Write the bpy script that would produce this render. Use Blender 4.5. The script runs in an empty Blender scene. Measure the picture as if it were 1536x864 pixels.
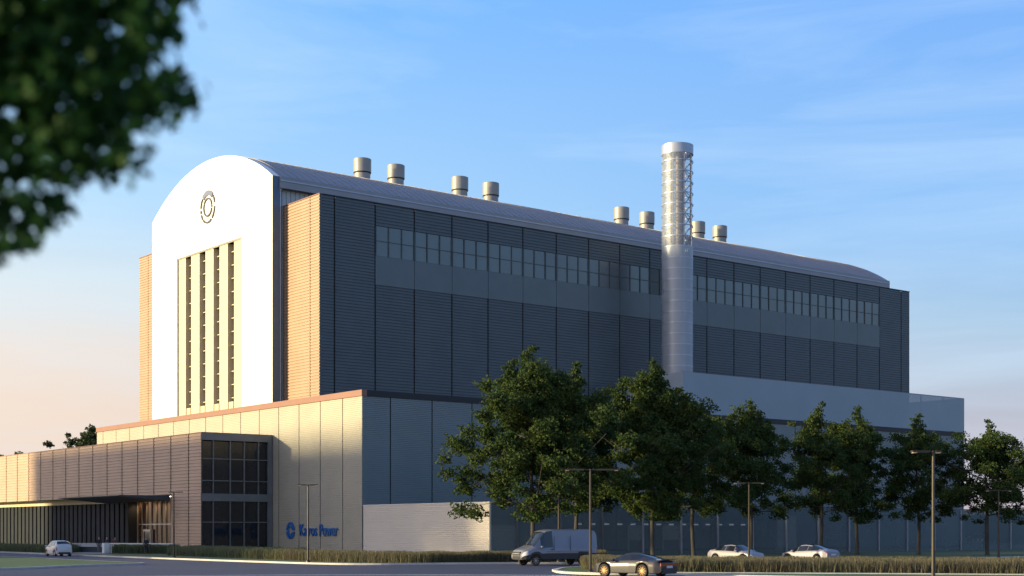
import bpy, bmesh, math, random
import numpy as np
from mathutils import Vector, Matrix, noise
random.seed(7); rng = np.random.default_rng(7)
R = math.radians
scene = bpy.context.scene
COL = scene.collection

# ------------------------------------------------------------------ camera
F, YH, H = 2153.0, 795.94, 2.45          # focal length in px of a 1536 px wide picture, horizon row, eye height
cam_d = bpy.data.cameras.new("camera"); cam = bpy.data.objects.new("camera", cam_d); COL.objects.link(cam)
cam.location = (0, 0, H); cam.rotation_euler = (R(90), 0, 0)
cam_d.sensor_width = 36; cam_d.lens = F/1536*36; cam_d.shift_y = (YH-432)/1536
cam_d.clip_start = .1; cam_d.clip_end = 9000
cam_d.dof.use_dof = True; cam_d.dof.focus_distance = 140; cam_d.dof.aperture_fstop = 0.62
scene.camera = cam
# ------------------------------------------------------------------ light
SUN_EL, SUN_DIR = R(9.0), Vector((-.974, -.227, 0)).normalized()
world = bpy.data.worlds.new("World"); scene.world = world; world.use_nodes = True
nt = world.node_tree; nt.nodes.clear()
def wn(t, **k):
    n = nt.nodes.new(t)
    for a, b in k.items(): setattr(n, a, b)
    return n
sky = wn('ShaderNodeTexSky', sky_type='NISHITA', sun_disc=False, sun_elevation=SUN_EL,
         sun_rotation=math.atan2(SUN_DIR.x, SUN_DIR.y), altitude=200, air_density=1.0, dust_density=1.6, ozone_density=2.6)
EXPO = .7; EX = 2**EXPO
tc = wn('ShaderNodeTexCoord'); sep = wn('ShaderNodeSeparateXYZ'); nt.links.new(tc.outputs['Generated'], sep.inputs[0])
def ramp(src, stops, scale=1):
    n = wn('ShaderNodeValToRGB'); e = n.color_ramp.elements
    while len(e) < len(stops): e.new(.5)
    for el_, (p, c) in zip(e, stops): el_.position = p; el_.color = (*[x*scale for x in c], 1)
    nt.links.new(src, n.inputs[0]); return n.outputs[0]
sq = wn('ShaderNodeMath', operation='MAXIMUM'); nt.links.new(sep.outputs[2], sq.inputs[0]); sq.inputs[1].default_value = 0
away = ramp(sq.outputs[0], [(0, (.60, .51, .60)), (.055, (.56, .53, .63)), (.09, (.49, .54, .67)), (.14, (.39, .59, .82)), (.20, (.30, .58, 1.0)), (.35, (.21, .48, 1.04)), (.6, (.07, .21, .62)), (1, (.05, .15, .50))], 1/EX)
near_ = ramp(sq.outputs[0], [(0, (1, .74, .54)), (.07, (1, .80, .66)), (.12, (.97, .86, .78)), (.165, (.80, .90, .95)), (.22, (.50, .79, 1.08)), (.35, (.23, .58, 1.12)), (.6, (.10, .26, .66)), (1, (.05, .15, .50))], 1/EX)
dt = wn('ShaderNodeVectorMath', operation='DOT_PRODUCT'); nt.links.new(tc.outputs['Generated'], dt.inputs[0]); dt.inputs[1].default_value = SUN_DIR
mr = wn('ShaderNodeMapRange', interpolation_type='SMOOTHSTEP'); nt.links.new(dt.outputs['Value'], mr.inputs[0]); mr.inputs[1].default_value = -.60; mr.inputs[2].default_value = .16
m1 = wn('ShaderNodeMix', data_type='RGBA'); nt.links.new(mr.outputs[0], m1.inputs[0]); nt.links.new(away, m1.inputs[6]); nt.links.new(near_, m1.inputs[7])
# brighter glow round the sun, low over the horizon
mg = wn('ShaderNodeMapRange', interpolation_type='SMOOTHSTEP'); nt.links.new(dt.outputs['Value'], mg.inputs[0]); mg.inputs[1].default_value = .15; mg.inputs[2].default_value = 1.0
glow = ramp(sq.outputs[0], [(0, (1, .68, .45)), (.2, (1, .76, .58)), (.5, (.8, .62, .54)), (.85, (.04, .04, .05)), (1, (0, 0, 0))], 1/EX)
gl2 = wn('ShaderNodeMix', data_type='RGBA', blend_type='MULTIPLY'); gl2.inputs[0].default_value = 1; nt.links.new(glow, gl2.inputs[6]); gl2.inputs[7].default_value = (1.6, 1.55, 1.45, 1); glow = gl2.outputs[2]
m2 = wn('ShaderNodeMix', data_type='RGBA', blend_type='ADD'); nt.links.new(mg.outputs[0], m2.inputs[0]); nt.links.new(m1.outputs[2], m2.inputs[6]); nt.links.new(glow, m2.inputs[7])
sc10 = wn('ShaderNodeMix', data_type='RGBA', blend_type='MULTIPLY'); sc10.inputs[0].default_value = 1; nt.links.new(m2.outputs[2], sc10.inputs[6]); sc10.inputs[7].default_value = (10, 10, 10, 1)
ns = wn('ShaderNodeMix', data_type='RGBA'); ns.inputs[0].default_value = .90; nt.links.new(sky.outputs[0], ns.inputs[6]); nt.links.new(sc10.outputs[2], ns.inputs[7])
# thin cirrus
mp = wn('ShaderNodeMapping'); mp.inputs['Scale'].default_value = (1.1, 1.1, 7.5); mp.inputs['Rotation'].default_value = (.10, .22, .5)
nt.links.new(tc.outputs['Generated'], mp.inputs[0])
nz = wn('ShaderNodeTexNoise'); nz.inputs['Scale'].default_value = 2.1; nz.inputs['Detail'].default_value = 8; nz.inputs['Roughness'].default_value = .58; nz.inputs['Distortion'].default_value = .5
nt.links.new(mp.outputs[0], nz.inputs['Vector'])
cf = ramp(nz.outputs[0], [(.42, (0, 0, 0)), (.80, (.55, .55, .55))])
mx = wn('ShaderNodeMix', data_type='RGBA', blend_type='SCREEN' if False else 'MIX'); nt.links.new(cf, mx.inputs[0])
nt.links.new(ns.outputs[2], mx.inputs[6]); mx.inputs[7].default_value = (6.0/EX*1.2, 7.6/EX*1.2, 9.0/EX*1.2, 1)
bg = wn('ShaderNodeBackground'); bg.inputs[1].default_value = .1
nt.links.new(mx.outputs[2], bg.inputs[0])
wo = wn('ShaderNodeOutputWorld'); nt.links.new(bg.outputs[0], wo.inputs[0])
sd = bpy.data.lights.new("sun", 'SUN'); sun = bpy.data.objects.new("sun", sd); COL.objects.link(sun)
sd.energy = 5.0; sd.angle = R(3.0); sd.color = (1.0, .82, .44)
sdir = Vector((SUN_DIR.x*math.cos(SUN_EL), SUN_DIR.y*math.cos(SUN_EL), math.sin(SUN_EL)))
sun.rotation_euler = sdir.to_track_quat('Z', 'Y').to_euler()
scene.view_settings.view_transform = 'Standard'; scene.view_settings.look = 'None'
scene.view_settings.exposure = EXPO; scene.view_settings.gamma = 1
scene.render.engine = 'CYCLES'
scene.cycles.max_bounces = 6; scene.cycles.transparent_max_bounces = 12; scene.cycles.use_denoising = True

# ------------------------------------------------------------------ frame of the plant: u along the long side, v along the front
TH = R(38.13)
U = Vector((math.cos(TH), math.sin(TH), 0)); V = Vector((-math.sin(TH), math.cos(TH), 0)); P0 = Vector((-15.674, 150, 0))
Z = Vector((0, 0, 1))
def uv(a, b, z=0): return P0 + U*a + V*b + Z*z
def gp(x, y, z=0):                       # point of the ground seen at picture position x, y
    D = (H-z)*F/(y-YH); return Vector(((x-768)/F*D, D, z))
def at(x, D, z=0): return Vector(((x-768)/F*D, D, z))

# ------------------------------------------------------------------ materials
MATS = {}
def mat(name, col, rough=.6, metal=0, noise_amt=.12, noise_scale=.6, bump=0, bump_scale=8, emit=None, alpha=1, spec=.5, coat=0, col2=None, trans=0, stretch=(1,1,1)):
    if name in MATS: return MATS[name]
    m = bpy.data.materials.new(name); m.use_nodes = True; t = m.node_tree; N = t.nodes; L = t.links
    b = N['Principled BSDF']
    b.inputs['Roughness'].default_value = rough; b.inputs['Metallic'].default_value = metal
    b.inputs['Specular IOR Level'].default_value = spec; b.inputs['Coat Weight'].default_value = coat; b.inputs['Coat Roughness'].default_value = .18
    g = N.new('ShaderNodeTexCoord'); mpn = N.new('ShaderNodeMapping'); mpn.inputs['Scale'].default_value = stretch
    L.new(g.outputs['Object'], mpn.inputs[0])
    n = N.new('ShaderNodeTexNoise'); n.inputs['Scale'].default_value = noise_scale; n.inputs['Detail'].default_value = 5
    L.new(mpn.outputs[0], n.inputs['Vector'])
    r = N.new('ShaderNodeValToRGB'); c = Vector(col[:3])
    c2 = Vector(col2) if col2 else c*(1+noise_amt)
    c1 = c if col2 else c*(1-noise_amt)
    r.color_ramp.elements[0].position = .32; r.color_ramp.elements[1].position = .68
    r.color_ramp.elements[0].color = (*c1, 1); r.color_ramp.elements[1].color = (*c2, 1)
    L.new(n.outputs[0], r.inputs[0]); L.new(r.outputs[0], b.inputs['Base Color'])
    if bump:
        n2 = N.new('ShaderNodeTexNoise'); n2.inputs['Scale'].default_value = bump_scale; n2.inputs['Detail'].default_value = 4
        L.new(g.outputs['Object'], n2.inputs['Vector'])
        bp = N.new('ShaderNodeBump'); bp.inputs['Strength'].default_value = bump; bp.inputs['Distance'].default_value = .05
        L.new(n2.outputs[0], bp.inputs['Height']); L.new(bp.outputs[0], b.inputs['Normal'])
    if emit: b.inputs['Emission Color'].default_value = (*emit[:3], 1); b.inputs['Emission Strength'].default_value = emit[3]
    out = N['Material Output']; sh = b.outputs[0]
    if trans:
        tl = N.new('ShaderNodeBsdfTranslucent'); L.new(r.outputs[0], tl.inputs[0]); ms = N.new('ShaderNodeMixShader'); ms.inputs[0].default_value = trans
        L.new(sh, ms.inputs[1]); L.new(tl.outputs[0], ms.inputs[2]); sh = ms.outputs[0]
    if alpha < 1:
        tp = N.new('ShaderNodeBsdfTransparent'); ms = N.new('ShaderNodeMixShader'); ms.inputs[0].default_value = alpha
        L.new(tp.outputs[0], ms.inputs[1]); L.new(sh, ms.inputs[2]); sh = ms.outputs[0]
    L.new(sh, out.inputs[0])
    MATS[name] = m; return m
M = {}
M['bronze_clad'] = mat('bronze_cladding', (.47, .33, .245), .5, .1, .06, .35)
M['hall_clad'] = mat('hall_cladding', (.088, .108, .122), .45, .2, .06, .35)  # wing side sheet, darker and bluer than the front: its shade is in the colour
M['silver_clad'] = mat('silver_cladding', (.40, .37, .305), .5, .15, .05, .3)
M['side_clad_shade'] = mat('shaded_silver_cladding', (.195, .230, .245), .45, .25, .05, .3)  # podium's silver sheet with the long side's blue shade mixed into the colour
M['dark_edge'] = mat('dark_roof_edge', (.012, .014, .02), .5, .1)  # coping darkened as if recessed; the shade is in the colour
M['hall_plain'] = mat('plain_grey_cladding', (.115, .14, .15), .4, .3, .05, .4)
M['dark_joint'] = mat('dark_joint', (.02, .018, .016), .8)
M['white_panel'] = mat('white_panel', (.80, .78, .74), .55, 0, .02, .5)
M['cream_panel'] = mat('cream_panel', (.56, .50, .33), .5, 0, .03, .5)
M['coping'] = mat('brown_coping', (.25, .12, .085), .5, .1, .06)
M['roof'] = mat('zinc_roof', (.26, .265, .29), .45, .25, .06, .3)
M['steel'] = mat('galvanised_steel', (.36, .39, .46), .4, .5, .08, 1)
M['vent'] = mat('vent_metal', (.27, .265, .255), .5, .2, .08, .8)
M['pipe'] = mat('pipe_grey', (.30, .29, .28), .45, .2)
M['glass_dark'] = mat('dark_glass', (.012, .015, .02), .06, 0, .2, .5, spec=.55)
M['glass_hall'] = mat('hall_glass', (.115, .14, .15), .2, .25, .10, .12, spec=.8)
M['mullion'] = mat('mullion_grey', (.16, .17, .18), .5, .3)
M['mullion_dark'] = mat('mullion_dark', (.035, .04, .045), .5, .3)
M['clerestory'] = mat('pale_vertical_cladding', (.42, .44, .45), .5, .2, .05, .5)
M['screen'] = mat('perforated_screen', (.36, .43, .49), .6, .1, .03, .3, alpha=.72)
M['fence'] = mat('mesh_fence', (.15, .185, .195), .6, .2, .05, .3, alpha=.62)
M['shell'] = mat('mesh_shell', (.36, .40, .48), .5, .2, .05, .5, alpha=.40)
M['white_wall'] = mat('white_ribbed_wall', (.64, .57, .49), .6, 0, .03, .4)
M['concrete'] = mat('concrete', (.42, .41, .39), .8, 0, .12, .8, .2)
M['kerb'] = mat('kerb_concrete', (.46, .45, .43), .75, 0, .12, .8, .1)
M['asphalt'] = mat('asphalt', (.034, .043, .084), .78, 0, .14, .12, .25, 30)
M['paving'] = mat('paving', (.20, .20, .19), .8, 0, .1, .5, .1)
M['lawn'] = mat('lawn_grass', (.060, .115, .035), .9, 0, .25, .5, .6, 12)
M['field'] = mat('field_grass', (.065, .095, .035), .9, 0, .25, .05, .4, 6)
M['fin'] = mat('grey_fin', (.024, .029, .038), .7, 0, spec=.12)
M['soffit'] = mat('cream_soffit', (.62, .52, .36), .6, 0, .03)
M['canopy'] = mat('canopy_dark', (.055, .065, .075), .45, .3)
M['blue_sign'] = mat('blue_sign', (.015, .12, .38), .4, 0, .04)
M['grey_sign'] = mat('grey_sign', (.20, .20, .23), .4)
M['bark'] = mat('bark', (.05, .043, .04), .9, 0, .3, 3, .6, 14, stretch=(1, 1, .25))
M['leaf'] = mat('leaf', (.024, .050, .016), .65, 0, .2, .45, col2=(.064, .090, .022), trans=.25, spec=.12)
M['leaf_near'] = mat('near_leaf', (.016, .055, .014), .6, 0, .2, 2.5, col2=(.032, .088, .022), trans=.3, spec=.1)
M['leaf_far'] = mat('far_leaf', (.03, .05, .02), .6, 0, .2, .4, col2=(.05, .07, .025), trans=.15, spec=.2)
M['tall_grass'] = mat('tall_dry_grass', (.15, .13, .085), .8, 0, .2, .25, col2=(.13, .125, .075), trans=.35, spec=.2, stretch=(1, 1, .3))
M['green_grass'] = mat('tall_green_grass', (.12, .15, .08), .8, 0, .2, .5, col2=(.14, .15, .085), trans=.4, spec=.2, stretch=(1, 1, .3))
M['lamp_metal'] = mat('lamp_post_metal', (.05, .042, .038), .4, .5)
M['lens_glint'] = mat('lamp_lens', (.7, .6, .5), .3, 0, .02, emit=(1, .7, .42, .15))  # faint emission paints the sun glint on lamps that are unlit
M['wall_lamp'] = mat('wall_lamp_lens', (.7, .7, .7), .3, 0, .02, emit=(.8, .9, 1, .45))
M['warm_glow'] = mat('downlight', (.8, .6, .4), .4, 0, .02, emit=(1, .62, .3, 6.0))
M['door_panel'] = mat('pale_door', (.52, .50, .44), .5, 0, .04)
M['warm_inside'] = mat('lobby_wall', (.30, .20, .14), .7, 0, .1, .8)
M['tyre'] = mat('tyre_rubber', (.02, .02, .02), .8)
M['rim'] = mat('alloy_rim', (.55, .54, .52), .28, .8)
M['rim_gold'] = mat('gold_rim', (.20, .12, .055), .4, .5)
M['car_glass'] = mat('car_glass', (.012, .014, .018), .05, 0, .1, spec=.7)
M['trim'] = mat('black_trim', (.025, .025, .028), .5)
M['car_white'] = mat('white_car_paint', (.23, .22, .26), .35, 0, .02, coat=.5)
M['car_grey'] = mat('grey_car_paint', (.024, .021, .032), .55, .0, .03, coat=.5, spec=.2)
M['van_paint'] = mat('silver_van_paint', (.18, .18, .205), .35, .3, .03, coat=.5)
M['headlight'] = mat('headlight_lens', (.65, .62, .58), .12, 0, .02, coat=1)
M['taillight'] = mat('taillight_lens', (.25, .012, .012), .15, 0, .02, coat=1)
M['plate'] = mat('number_plate', (.6, .6, .58), .4)
M['skin'] = mat('skin', (.40, .24, .17), .6)
M['hair'] = mat('dark_hair', (.03, .02, .015), .7)
M['cloth_dark'] = mat('dark_cloth', (.022, .024, .032), .85)
M['cloth_navy'] = mat('navy_cloth', (.03, .04, .07), .85)
M['cloth_red'] = mat('red_brown_cloth', (.14, .05, .045), .85)
M['cloth_grey'] = mat('grey_cloth', (.12, .12, .13), .85)
M['office_glass'] = mat('office_glass', (.03, .035, .04), .1, 0, .1, spec=.6)

# ------------------------------------------------------------------ object helpers
def tag(o, label=None, cat=None, group=None, kind=None):
    if label: o['label'] = label
    if cat: o['category'] = cat
    if group: o['group'] = group
    if kind: o['kind'] = kind
    return o
def empty(name, loc=(0, 0, 0), rz=0):
    o = bpy.data.objects.new(name, None); COL.objects.link(o); o.location = loc; o.rotation_euler = (0, 0, rz)
    o.empty_display_size = .5; return o
def wloc(o):
    p = Vector((0, 0, 0))
    while o: p += o.location; o = o.parent
    return p
class MB:
    def __init__(s): s.v = []; s.f = []
    def quad(s, a, b, c, d): n = len(s.v); s.v += [Vector(a), Vector(b), Vector(c), Vector(d)]; s.f.append((n, n+1, n+2, n+3)); return s
    def poly(s, pts): n = len(s.v); s.v += [Vector(p) for p in pts]; s.f.append(tuple(range(n, n+len(pts)))); return s
    def box3(s, o, ax, ay, az):           # corner and three edge vectors
        n = len(s.v); o = Vector(o)
        for k in range(8): s.v.append(o + (ax if k & 1 else Vector()) + (ay if k & 2 else Vector()) + (az if k & 4 else Vector()))
        for q in ((0, 2, 3, 1), (4, 5, 7, 6), (0, 1, 5, 4), (2, 6, 7, 3), (0, 4, 6, 2), (1, 3, 7, 5)): s.f.append(tuple(n+i for i in q))
        return s
    def box(s, x0, x1, y0, y1, z0, z1): return s.box3((x0, y0, z0), Vector((x1-x0, 0, 0)), Vector((0, y1-y0, 0)), Vector((0, 0, z1-z0)))
    def ubox(s, a0, a1, b0, b1, z0, z1): return s.box3(uv(a0, b0, z0), U*(a1-a0), V*(b1-b0), Z*(z1-z0))
    def prism(s, pts, ext):               # polygon swept along a vector
        n = len(s.v); k = len(pts); ext = Vector(ext)
        s.v += [Vector(p) for p in pts] + [Vector(p)+ext for p in pts]
        s.f.append(tuple(range(n, n+k))); s.f.append(tuple(range(n+2*k-1, n+k-1, -1)))
        for i in range(k): j = (i+1) % k; s.f.append((n+i, n+k+i, n+k+j, n+j))
        return s
    def tube(s, pts, radii, seg=8, cap=True):
        pts = [Vector(p) for p in pts]
        if not hasattr(radii, '__len__'): radii = [radii]*len(pts)
        n0 = len(s.v); prev = None
        for i, p in enumerate(pts):
            d = (pts[min(i+1, len(pts)-1)]-pts[max(i-1, 0)]).normalized()
            if prev is None: x = d.orthogonal().normalized()
            else: x = (prev - d*prev.dot(d)).normalized()
            prev = x; y = d.cross(x)
            for k in range(seg): t = 2*math.pi*k/seg; s.v.append(p + (x*math.cos(t)+y*math.sin(t))*radii[i])
        for i in range(len(pts)-1):
            for k in range(seg):
                a = n0+i*seg+k; b = n0+i*seg+(k+1) % seg; s.f.append((a, b, b+seg, a+seg))
        if cap:
            s.f.append(tuple(n0+k for k in range(seg-1, -1, -1))); s.f.append(tuple(n0+(len(pts)-1)*seg+k for k in range(seg)))
        return s
    def lathe(s, c, axis, prof, seg=24):   # prof: (r, h) along axis
        c = Vector(c); ax = Vector(axis).normalized(); x = ax.orthogonal().normalized(); y = ax.cross(x); n0 = len(s.v)
        for r, h in prof:
            for k in range(seg): t = 2*math.pi*k/seg; s.v.append(c+ax*h+(x*math.cos(t)+y*math.sin(t))*r)
        for i in range(len(prof)-1):
            for k in range(seg):
                a = n0+i*seg+k; b = n0+i*seg+(k+1) % seg; s.f.append((a, b, b+seg, a+seg))
        return s
    def build(s, name, m, parent=None, smooth=False, kind=None):
        off = wloc(parent) if parent else Vector((0, 0, 0))
        me = bpy.data.meshes.new(name); me.from_pydata([tuple(p-off) for p in s.v], [], s.f)
        me.materials.append(m)
        if smooth: me.polygons.foreach_set('use_smooth', [True]*len(me.polygons))
        bm = bmesh.new(); bm.from_mesh(me)
        if len(bm.faces) < 60000:
            bmesh.ops.remove_doubles(bm, verts=bm.verts, dist=.0004) if smooth else None
            bmesh.ops.recalc_face_normals(bm, faces=bm.faces)
        bm.to_mesh(me); bm.free()
        if smooth: me.set_sharp_from_angle(angle=R(38))
        o = bpy.data.objects.new(name, me); COL.objects.link(o); o.parent = parent
        if kind: o['kind'] = kind
        return o
def copy_tree(o, parent=None):
    c = o.copy(); COL.objects.link(c); c.parent = parent
    for ch in o.children: copy_tree(ch, c)
    return c

def siding(mb, o, e, n, length, z0, z1, pitch, depth, end_cap=True):
    """horizontal profiled metal sheet: o start point (z=0), e along, n outward"""
    rows = max(1, round((z1-z0)/pitch)); p = (z1-z0)/rows; prof = []
    for i in range(rows):
        z = z0+i*p
        prof += [(z, depth*.15), (z+p*.12, depth), (z+p*.62, depth), (z+p*.76, depth*.15)]
    prof.append((z1, depth*.15)); n0 = len(mb.v)
    for (z, d) in prof:
        q = o+n*d+Z*z; mb.v.append(q); mb.v.append(q+e*length)
    for i in range(len(prof)-1):
        a = n0+2*i; mb.f.append((a, a+1, a+3, a+2))
    if end_cap:
        for s_ in (0, 1):
            k0 = len(mb.v); q0 = o + (e*length if s_ else Vector())
            for i, (z, d) in enumerate(prof): mb.v.append(q0+Z*z)
            for i in range(len(prof)-1):
                a = n0+2*i+s_; mb.f.append((a, a+2, k0+i+1, k0+i))

def clad_wall(mb, a, b, n, e, joints, z0, z1, pitch, depth, gap):
    """joints: offsets along e, panels between them with a gap"""
    o = uv(a, b)
    for j0, j1 in zip(joints[:-1], joints[1:]):
        siding(mb, o+e*(j0+gap/2), e, n, j1-j0-gap, z0, z1, pitch, depth)
def joints(first, pitch, end, start=0):
    j = [start]; x = first
    while x < end-.3:
        if x > start+.3: j.append(x)
        x += pitch
    return j+[end]

# ================================================================== GROUND
g = MB(); g.quad((-4000, -600, -.004), (4000, -600, -.004), (4000, 7000, -.004), (-4000, 7000, -.004))
tag(g.build('ground', M['field']), kind='structure')
def sheet(name, pts, z, m, label=None, kind='structure'):
    s = MB(); s.poly([(p.x, p.y, z) for p in pts]); o = s.build(name, m); return tag(o, kind=kind)
def slab(name, pts, z0, z1, m):
    s = MB(); s.prism([(p.x, p.y, z0) for p in pts], (0, 0, z1-z0)); return tag(s.build(name, m), kind='structure')
def smooth_line(pts, sub=8):
    out = []
    P = [pts[0]]+list(pts)+[pts[-1]]
    for i in range(1, len(P)-2):
        for k in range(sub):
            t = k/sub; a, b, c, d = P[i-1], P[i], P[i+1], P[i+2]
            out.append(.5*((2*b)+(c-a)*t+(2*a-5*b+4*c-d)*t*t+(3*b-a-3*c+d)*t**3))
    out.append(pts[-1]); return out
def ribbon(mb, line, w, z0, z1):          # kerb of width w to the left of a line
    L = []
    for i, p in enumerate(line):
        d = (line[min(i+1, len(line)-1)]-line[max(i-1, 0)]); d.z = 0; d.normalize(); L.append(p+Vector((-d.y, d.x, 0))*w)
    for i in range(len(line)-1):
        a, b, c, d = [Vector((q.x, q.y, z1)) for q in (line[i], line[i+1], L[i+1], L[i])]
        mb.quad(a, b, c, d)
        mb.quad(a, b, b+Z*(z0-z1), a+Z*(z0-z1)); mb.quad(d, c, c+Z*(z0-z1), d+Z*(z0-z1))
far_edge = smooth_line([Vector((-170, 235, 0)), gp(-120, 825.2), gp(0, 829), gp(60, 831.5), gp(120, 834), gp(240, 838.6), gp(360, 843), gp(480, 846.8), gp(560, 847.6), gp(660, 846.9),
                        gp(760, 846.2), Vector((8, 107, 0)), Vector((30, 118, 0)), Vector((75, 152, 0)), Vector((120, 187, 0))])
road = far_edge + [Vector((170, 187, 0)), Vector((170, 20, 0)), Vector((-170, 20, 0))]
sheet('road', road, .004, M['asphalt'])
k = MB(); ribbon(k, far_edge, .35, -.02, .13); tag(k.build('kerb', M['kerb']), kind='structure')
verge = MB()
def island(pts_outer, kw=.32):
    line = smooth_line(pts_outer, 6)
    # closed outline: kerb ring and lawn inside
    n = len(line); inner = []
    c = sum(line, Vector())/n
    for i in range(n):
        d = line[(i+1) % n]-line[i-1]; d.z = 0; d.normalize(); q = Vector((-d.y, d.x, 0))
        if q.dot(c-line[i]) < 0 and False: q = -q
        inner.append(line[i]+q*kw)
    kb = MB()
    for i in range(n):
        j = (i+1) % n; a, b = line[i], line[j]; c_, d_ = inner[j], inner[i]
        zt = Z*.13
        kb.quad(a+zt, b+zt, c_+zt, d_+zt); kb.quad(a, b, b+zt, a+zt)
    tag(kb.build('kerb', M['kerb']), kind='structure')
    lw = MB(); lw.poly([p+Z*.11 for p in inner]); tag(lw.build('lawn', M['lawn']), kind='structure')
# counter-clockwise outlines
tipL = gp(217, 846.6)
island([gp(-500, 862), gp(-200, 858.5), gp(0, 855), gp(120, 850), gp(190, 847.9), tipL, gp(185, 845.3), gp(100, 841), gp(0, 836.2), gp(-200, 830), Vector((-150, 150, 0))][::1])
nose = gp(828, 857)
isl = [nose, gp(836, 859.6), gp(860, 861.4), gp(905, 862.6), gp(960, 862.9), gp(1020, 863.2), gp(1100, 866), gp(1650, 874), gp(2600, 880), Vector((95, 105, 0)), Vector((60, 99, 0)), Vector((30, 96.5, 0)), gp(930, 850.2), gp(875, 852), gp(840, 854.4)]
island(isl)
# mowing strip between the tall grass and the lawn
ms = MB(); ribbon(ms, [gp(1015, 859.2, .12), gp(1300, 860.6, .12), gp(1700, 863, .12)], .6, .09, .15)
tag(ms.build('path', M['kerb']), kind='structure')
# near carriageway edge line
el = MB(); ln = [gp(100, 866), gp(380, 863.0), gp(620, 862.6), gp(800, 863.2), gp(850, 864.2), gp(1000, 872)]
ln = smooth_line(ln, 6); ribbon(el, ln, .30, .002, .012); tag(el.build('road_marking', mat('road_paint', (.55, .55, .55), .7)), kind='structure')
# forecourt paving behind the far kerb
sheet('forecourt', [gp(95, 829.5), gp(172, 832.2), uv(-14, 42), uv(-8, 24), uv(-8, 62)], .006, M['paving'])
slab('path', [gp(106, 823.4), gp(160, 825.2), gp(157, 830.3), gp(108, 828.8)], .006, .02, M['paving'])

# ================================================================== PODIUM BUILDING
LP, W = 106.3, 71.15; HP, HC = 17.19, 16.55
podium = empty('podium_building', uv(0, 0)); tag(podium, 'long pale metal clad lower building with brown roof edge, wrapped around the arched hall', 'building')
pb = MB(); pb.prism([uv(.12, .12), uv(LP-.1, .12), uv(LP-.1, 21.5), uv(116, 21.5), uv(116, W), uv(.12, W)], Z*(HP-.25)); pb.build('core', M['dark_joint'], podium)
pj = joints(3.913, 4.64, W)
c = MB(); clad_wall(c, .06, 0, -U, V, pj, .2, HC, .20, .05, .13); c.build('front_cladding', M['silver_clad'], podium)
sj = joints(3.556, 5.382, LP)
c = MB(); clad_wall(c, 0, .06, -V, U, sj, .2, HC, .20, .05, .14); c.build('side_cladding', M['side_clad_shade'], podium)
c = MB(); c.ubox(-.10, .55, -.10, W, HC+.003, HP); c.build('coping', M['coping'], podium)
c = MB(); c.ubox(.553, LP-.503, -.08, .5, HC+.003, HP-.003); c.ubox(LP-.5, LP+.03, -.08, 12, HC+.003, HP); c.build('roof_edge', M['dark_edge'], podium)
c = MB(); c.ubox(LP-.1, LP, .1, 21.4, 0, HC); c.build('end_cladding', M['silver_clad'], podium)
# doors of the long side and wall lights
for a0_, a1_, hz, low in ((16.8, 20.6, 2.9, False), (37.8, 39.9, 2.93, True), (43.6, 46.2, 2.95, True), (64.6, 68, 4.3, False)):
    d = MB(); siding(d, uv(a0_, -.06), U, -V, a1_-a0_, .02, hz, .25, .03) if not low else d.ubox(a0_, a1_, -.12, -.06, hz*.45, hz)
    dd = d.build('door', M['door_panel'], podium)
    f = MB()
    for q in ((a0_-.16, a0_, 0, hz+.14), (a1_, a1_+.16, 0, hz+.14)): f.ubox(q[0], q[1], -.16, -.03, q[2], q[3])
    f.ubox(a0_, a1_, -.16, -.03, hz, hz+.14); f.build('door_frame', M['door_panel'], dd)
    if low: f = MB(); f.ubox(a0_, a1_, -.11, -.05, .02, hz*.45-.01); f.build('lower_panel', M['mullion'], dd)
for a in [29.5+2.15*i for i in range(14)]:
    f = MB(); f.ubox(a, a+.55, -.34, -.06, 3.13, 3.3); f.build('wall_lamp', M['wall_lamp'], podium)
# mesh screen above the roof edge: long side, its short return and the far end
scr = empty('roof_screen', uv(47.1, .05, HP)); tag(scr, 'pale translucent mesh screen standing on the roof edge, right of the tall stack', 'screen')
s = MB(); s.ubox(47.1, LP, 0, .05, HP+.003, 22.3); s.build('long_panel', M['screen'], scr)
s = MB(); s.ubox(47.1, 47.15, .053, 12.0, HP+.003, 22.3); s.build('return_panel', M['screen'], scr)
s = MB(); s.ubox(LP-.05, LP, .053, 21, HP+.003, 22.3); s.build('end_panel', M['screen'], scr)
s = MB()
s.ubox(47.1, LP, .06, .16, 22.2, 22.34)
s.build('top_rail', M['mullion'], scr)
a = 47.3
while a < LP:
    s = MB(); s.ubox(a, a+.16, .06, .2, HP, 22.2); s.build('post', M['mullion'], scr); a += 5.382
s = MB(); s.ubox(LP-.2, LP-.06, .06, 12, 22.2, 22.33); s.build('end_rail', M['mullion'], scr)

# ================================================================== ARCHED HALL
A0, A1, V1, V2, LW, HW = 0.39, 2.0, 12.105, 60.974, 109.39, 40.19
VR, VL, LH = 19.97, 53.02, 114.4; HE, RISE = 43.55, 5.05
hall = empty('arched_hall', uv(A0, 36.5)); tag(hall, 'tall industrial hall with a white arched gable end, curved metal roof and dark ribbed sides', 'building')
vc_ = (VR+VL)/2; hw_ = (VR-VL)/-2; RR = (hw_**2+RISE**2)/(2*RISE)
def arch_z(v, extra=0): return HE+RISE-RR+math.sqrt(RR**2-(v-vc_)**2)+extra
arc = [(VR+(VL-VR)*i/48, arch_z(VR+(VL-VR)*i/48)) for i in range(49)]
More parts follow.
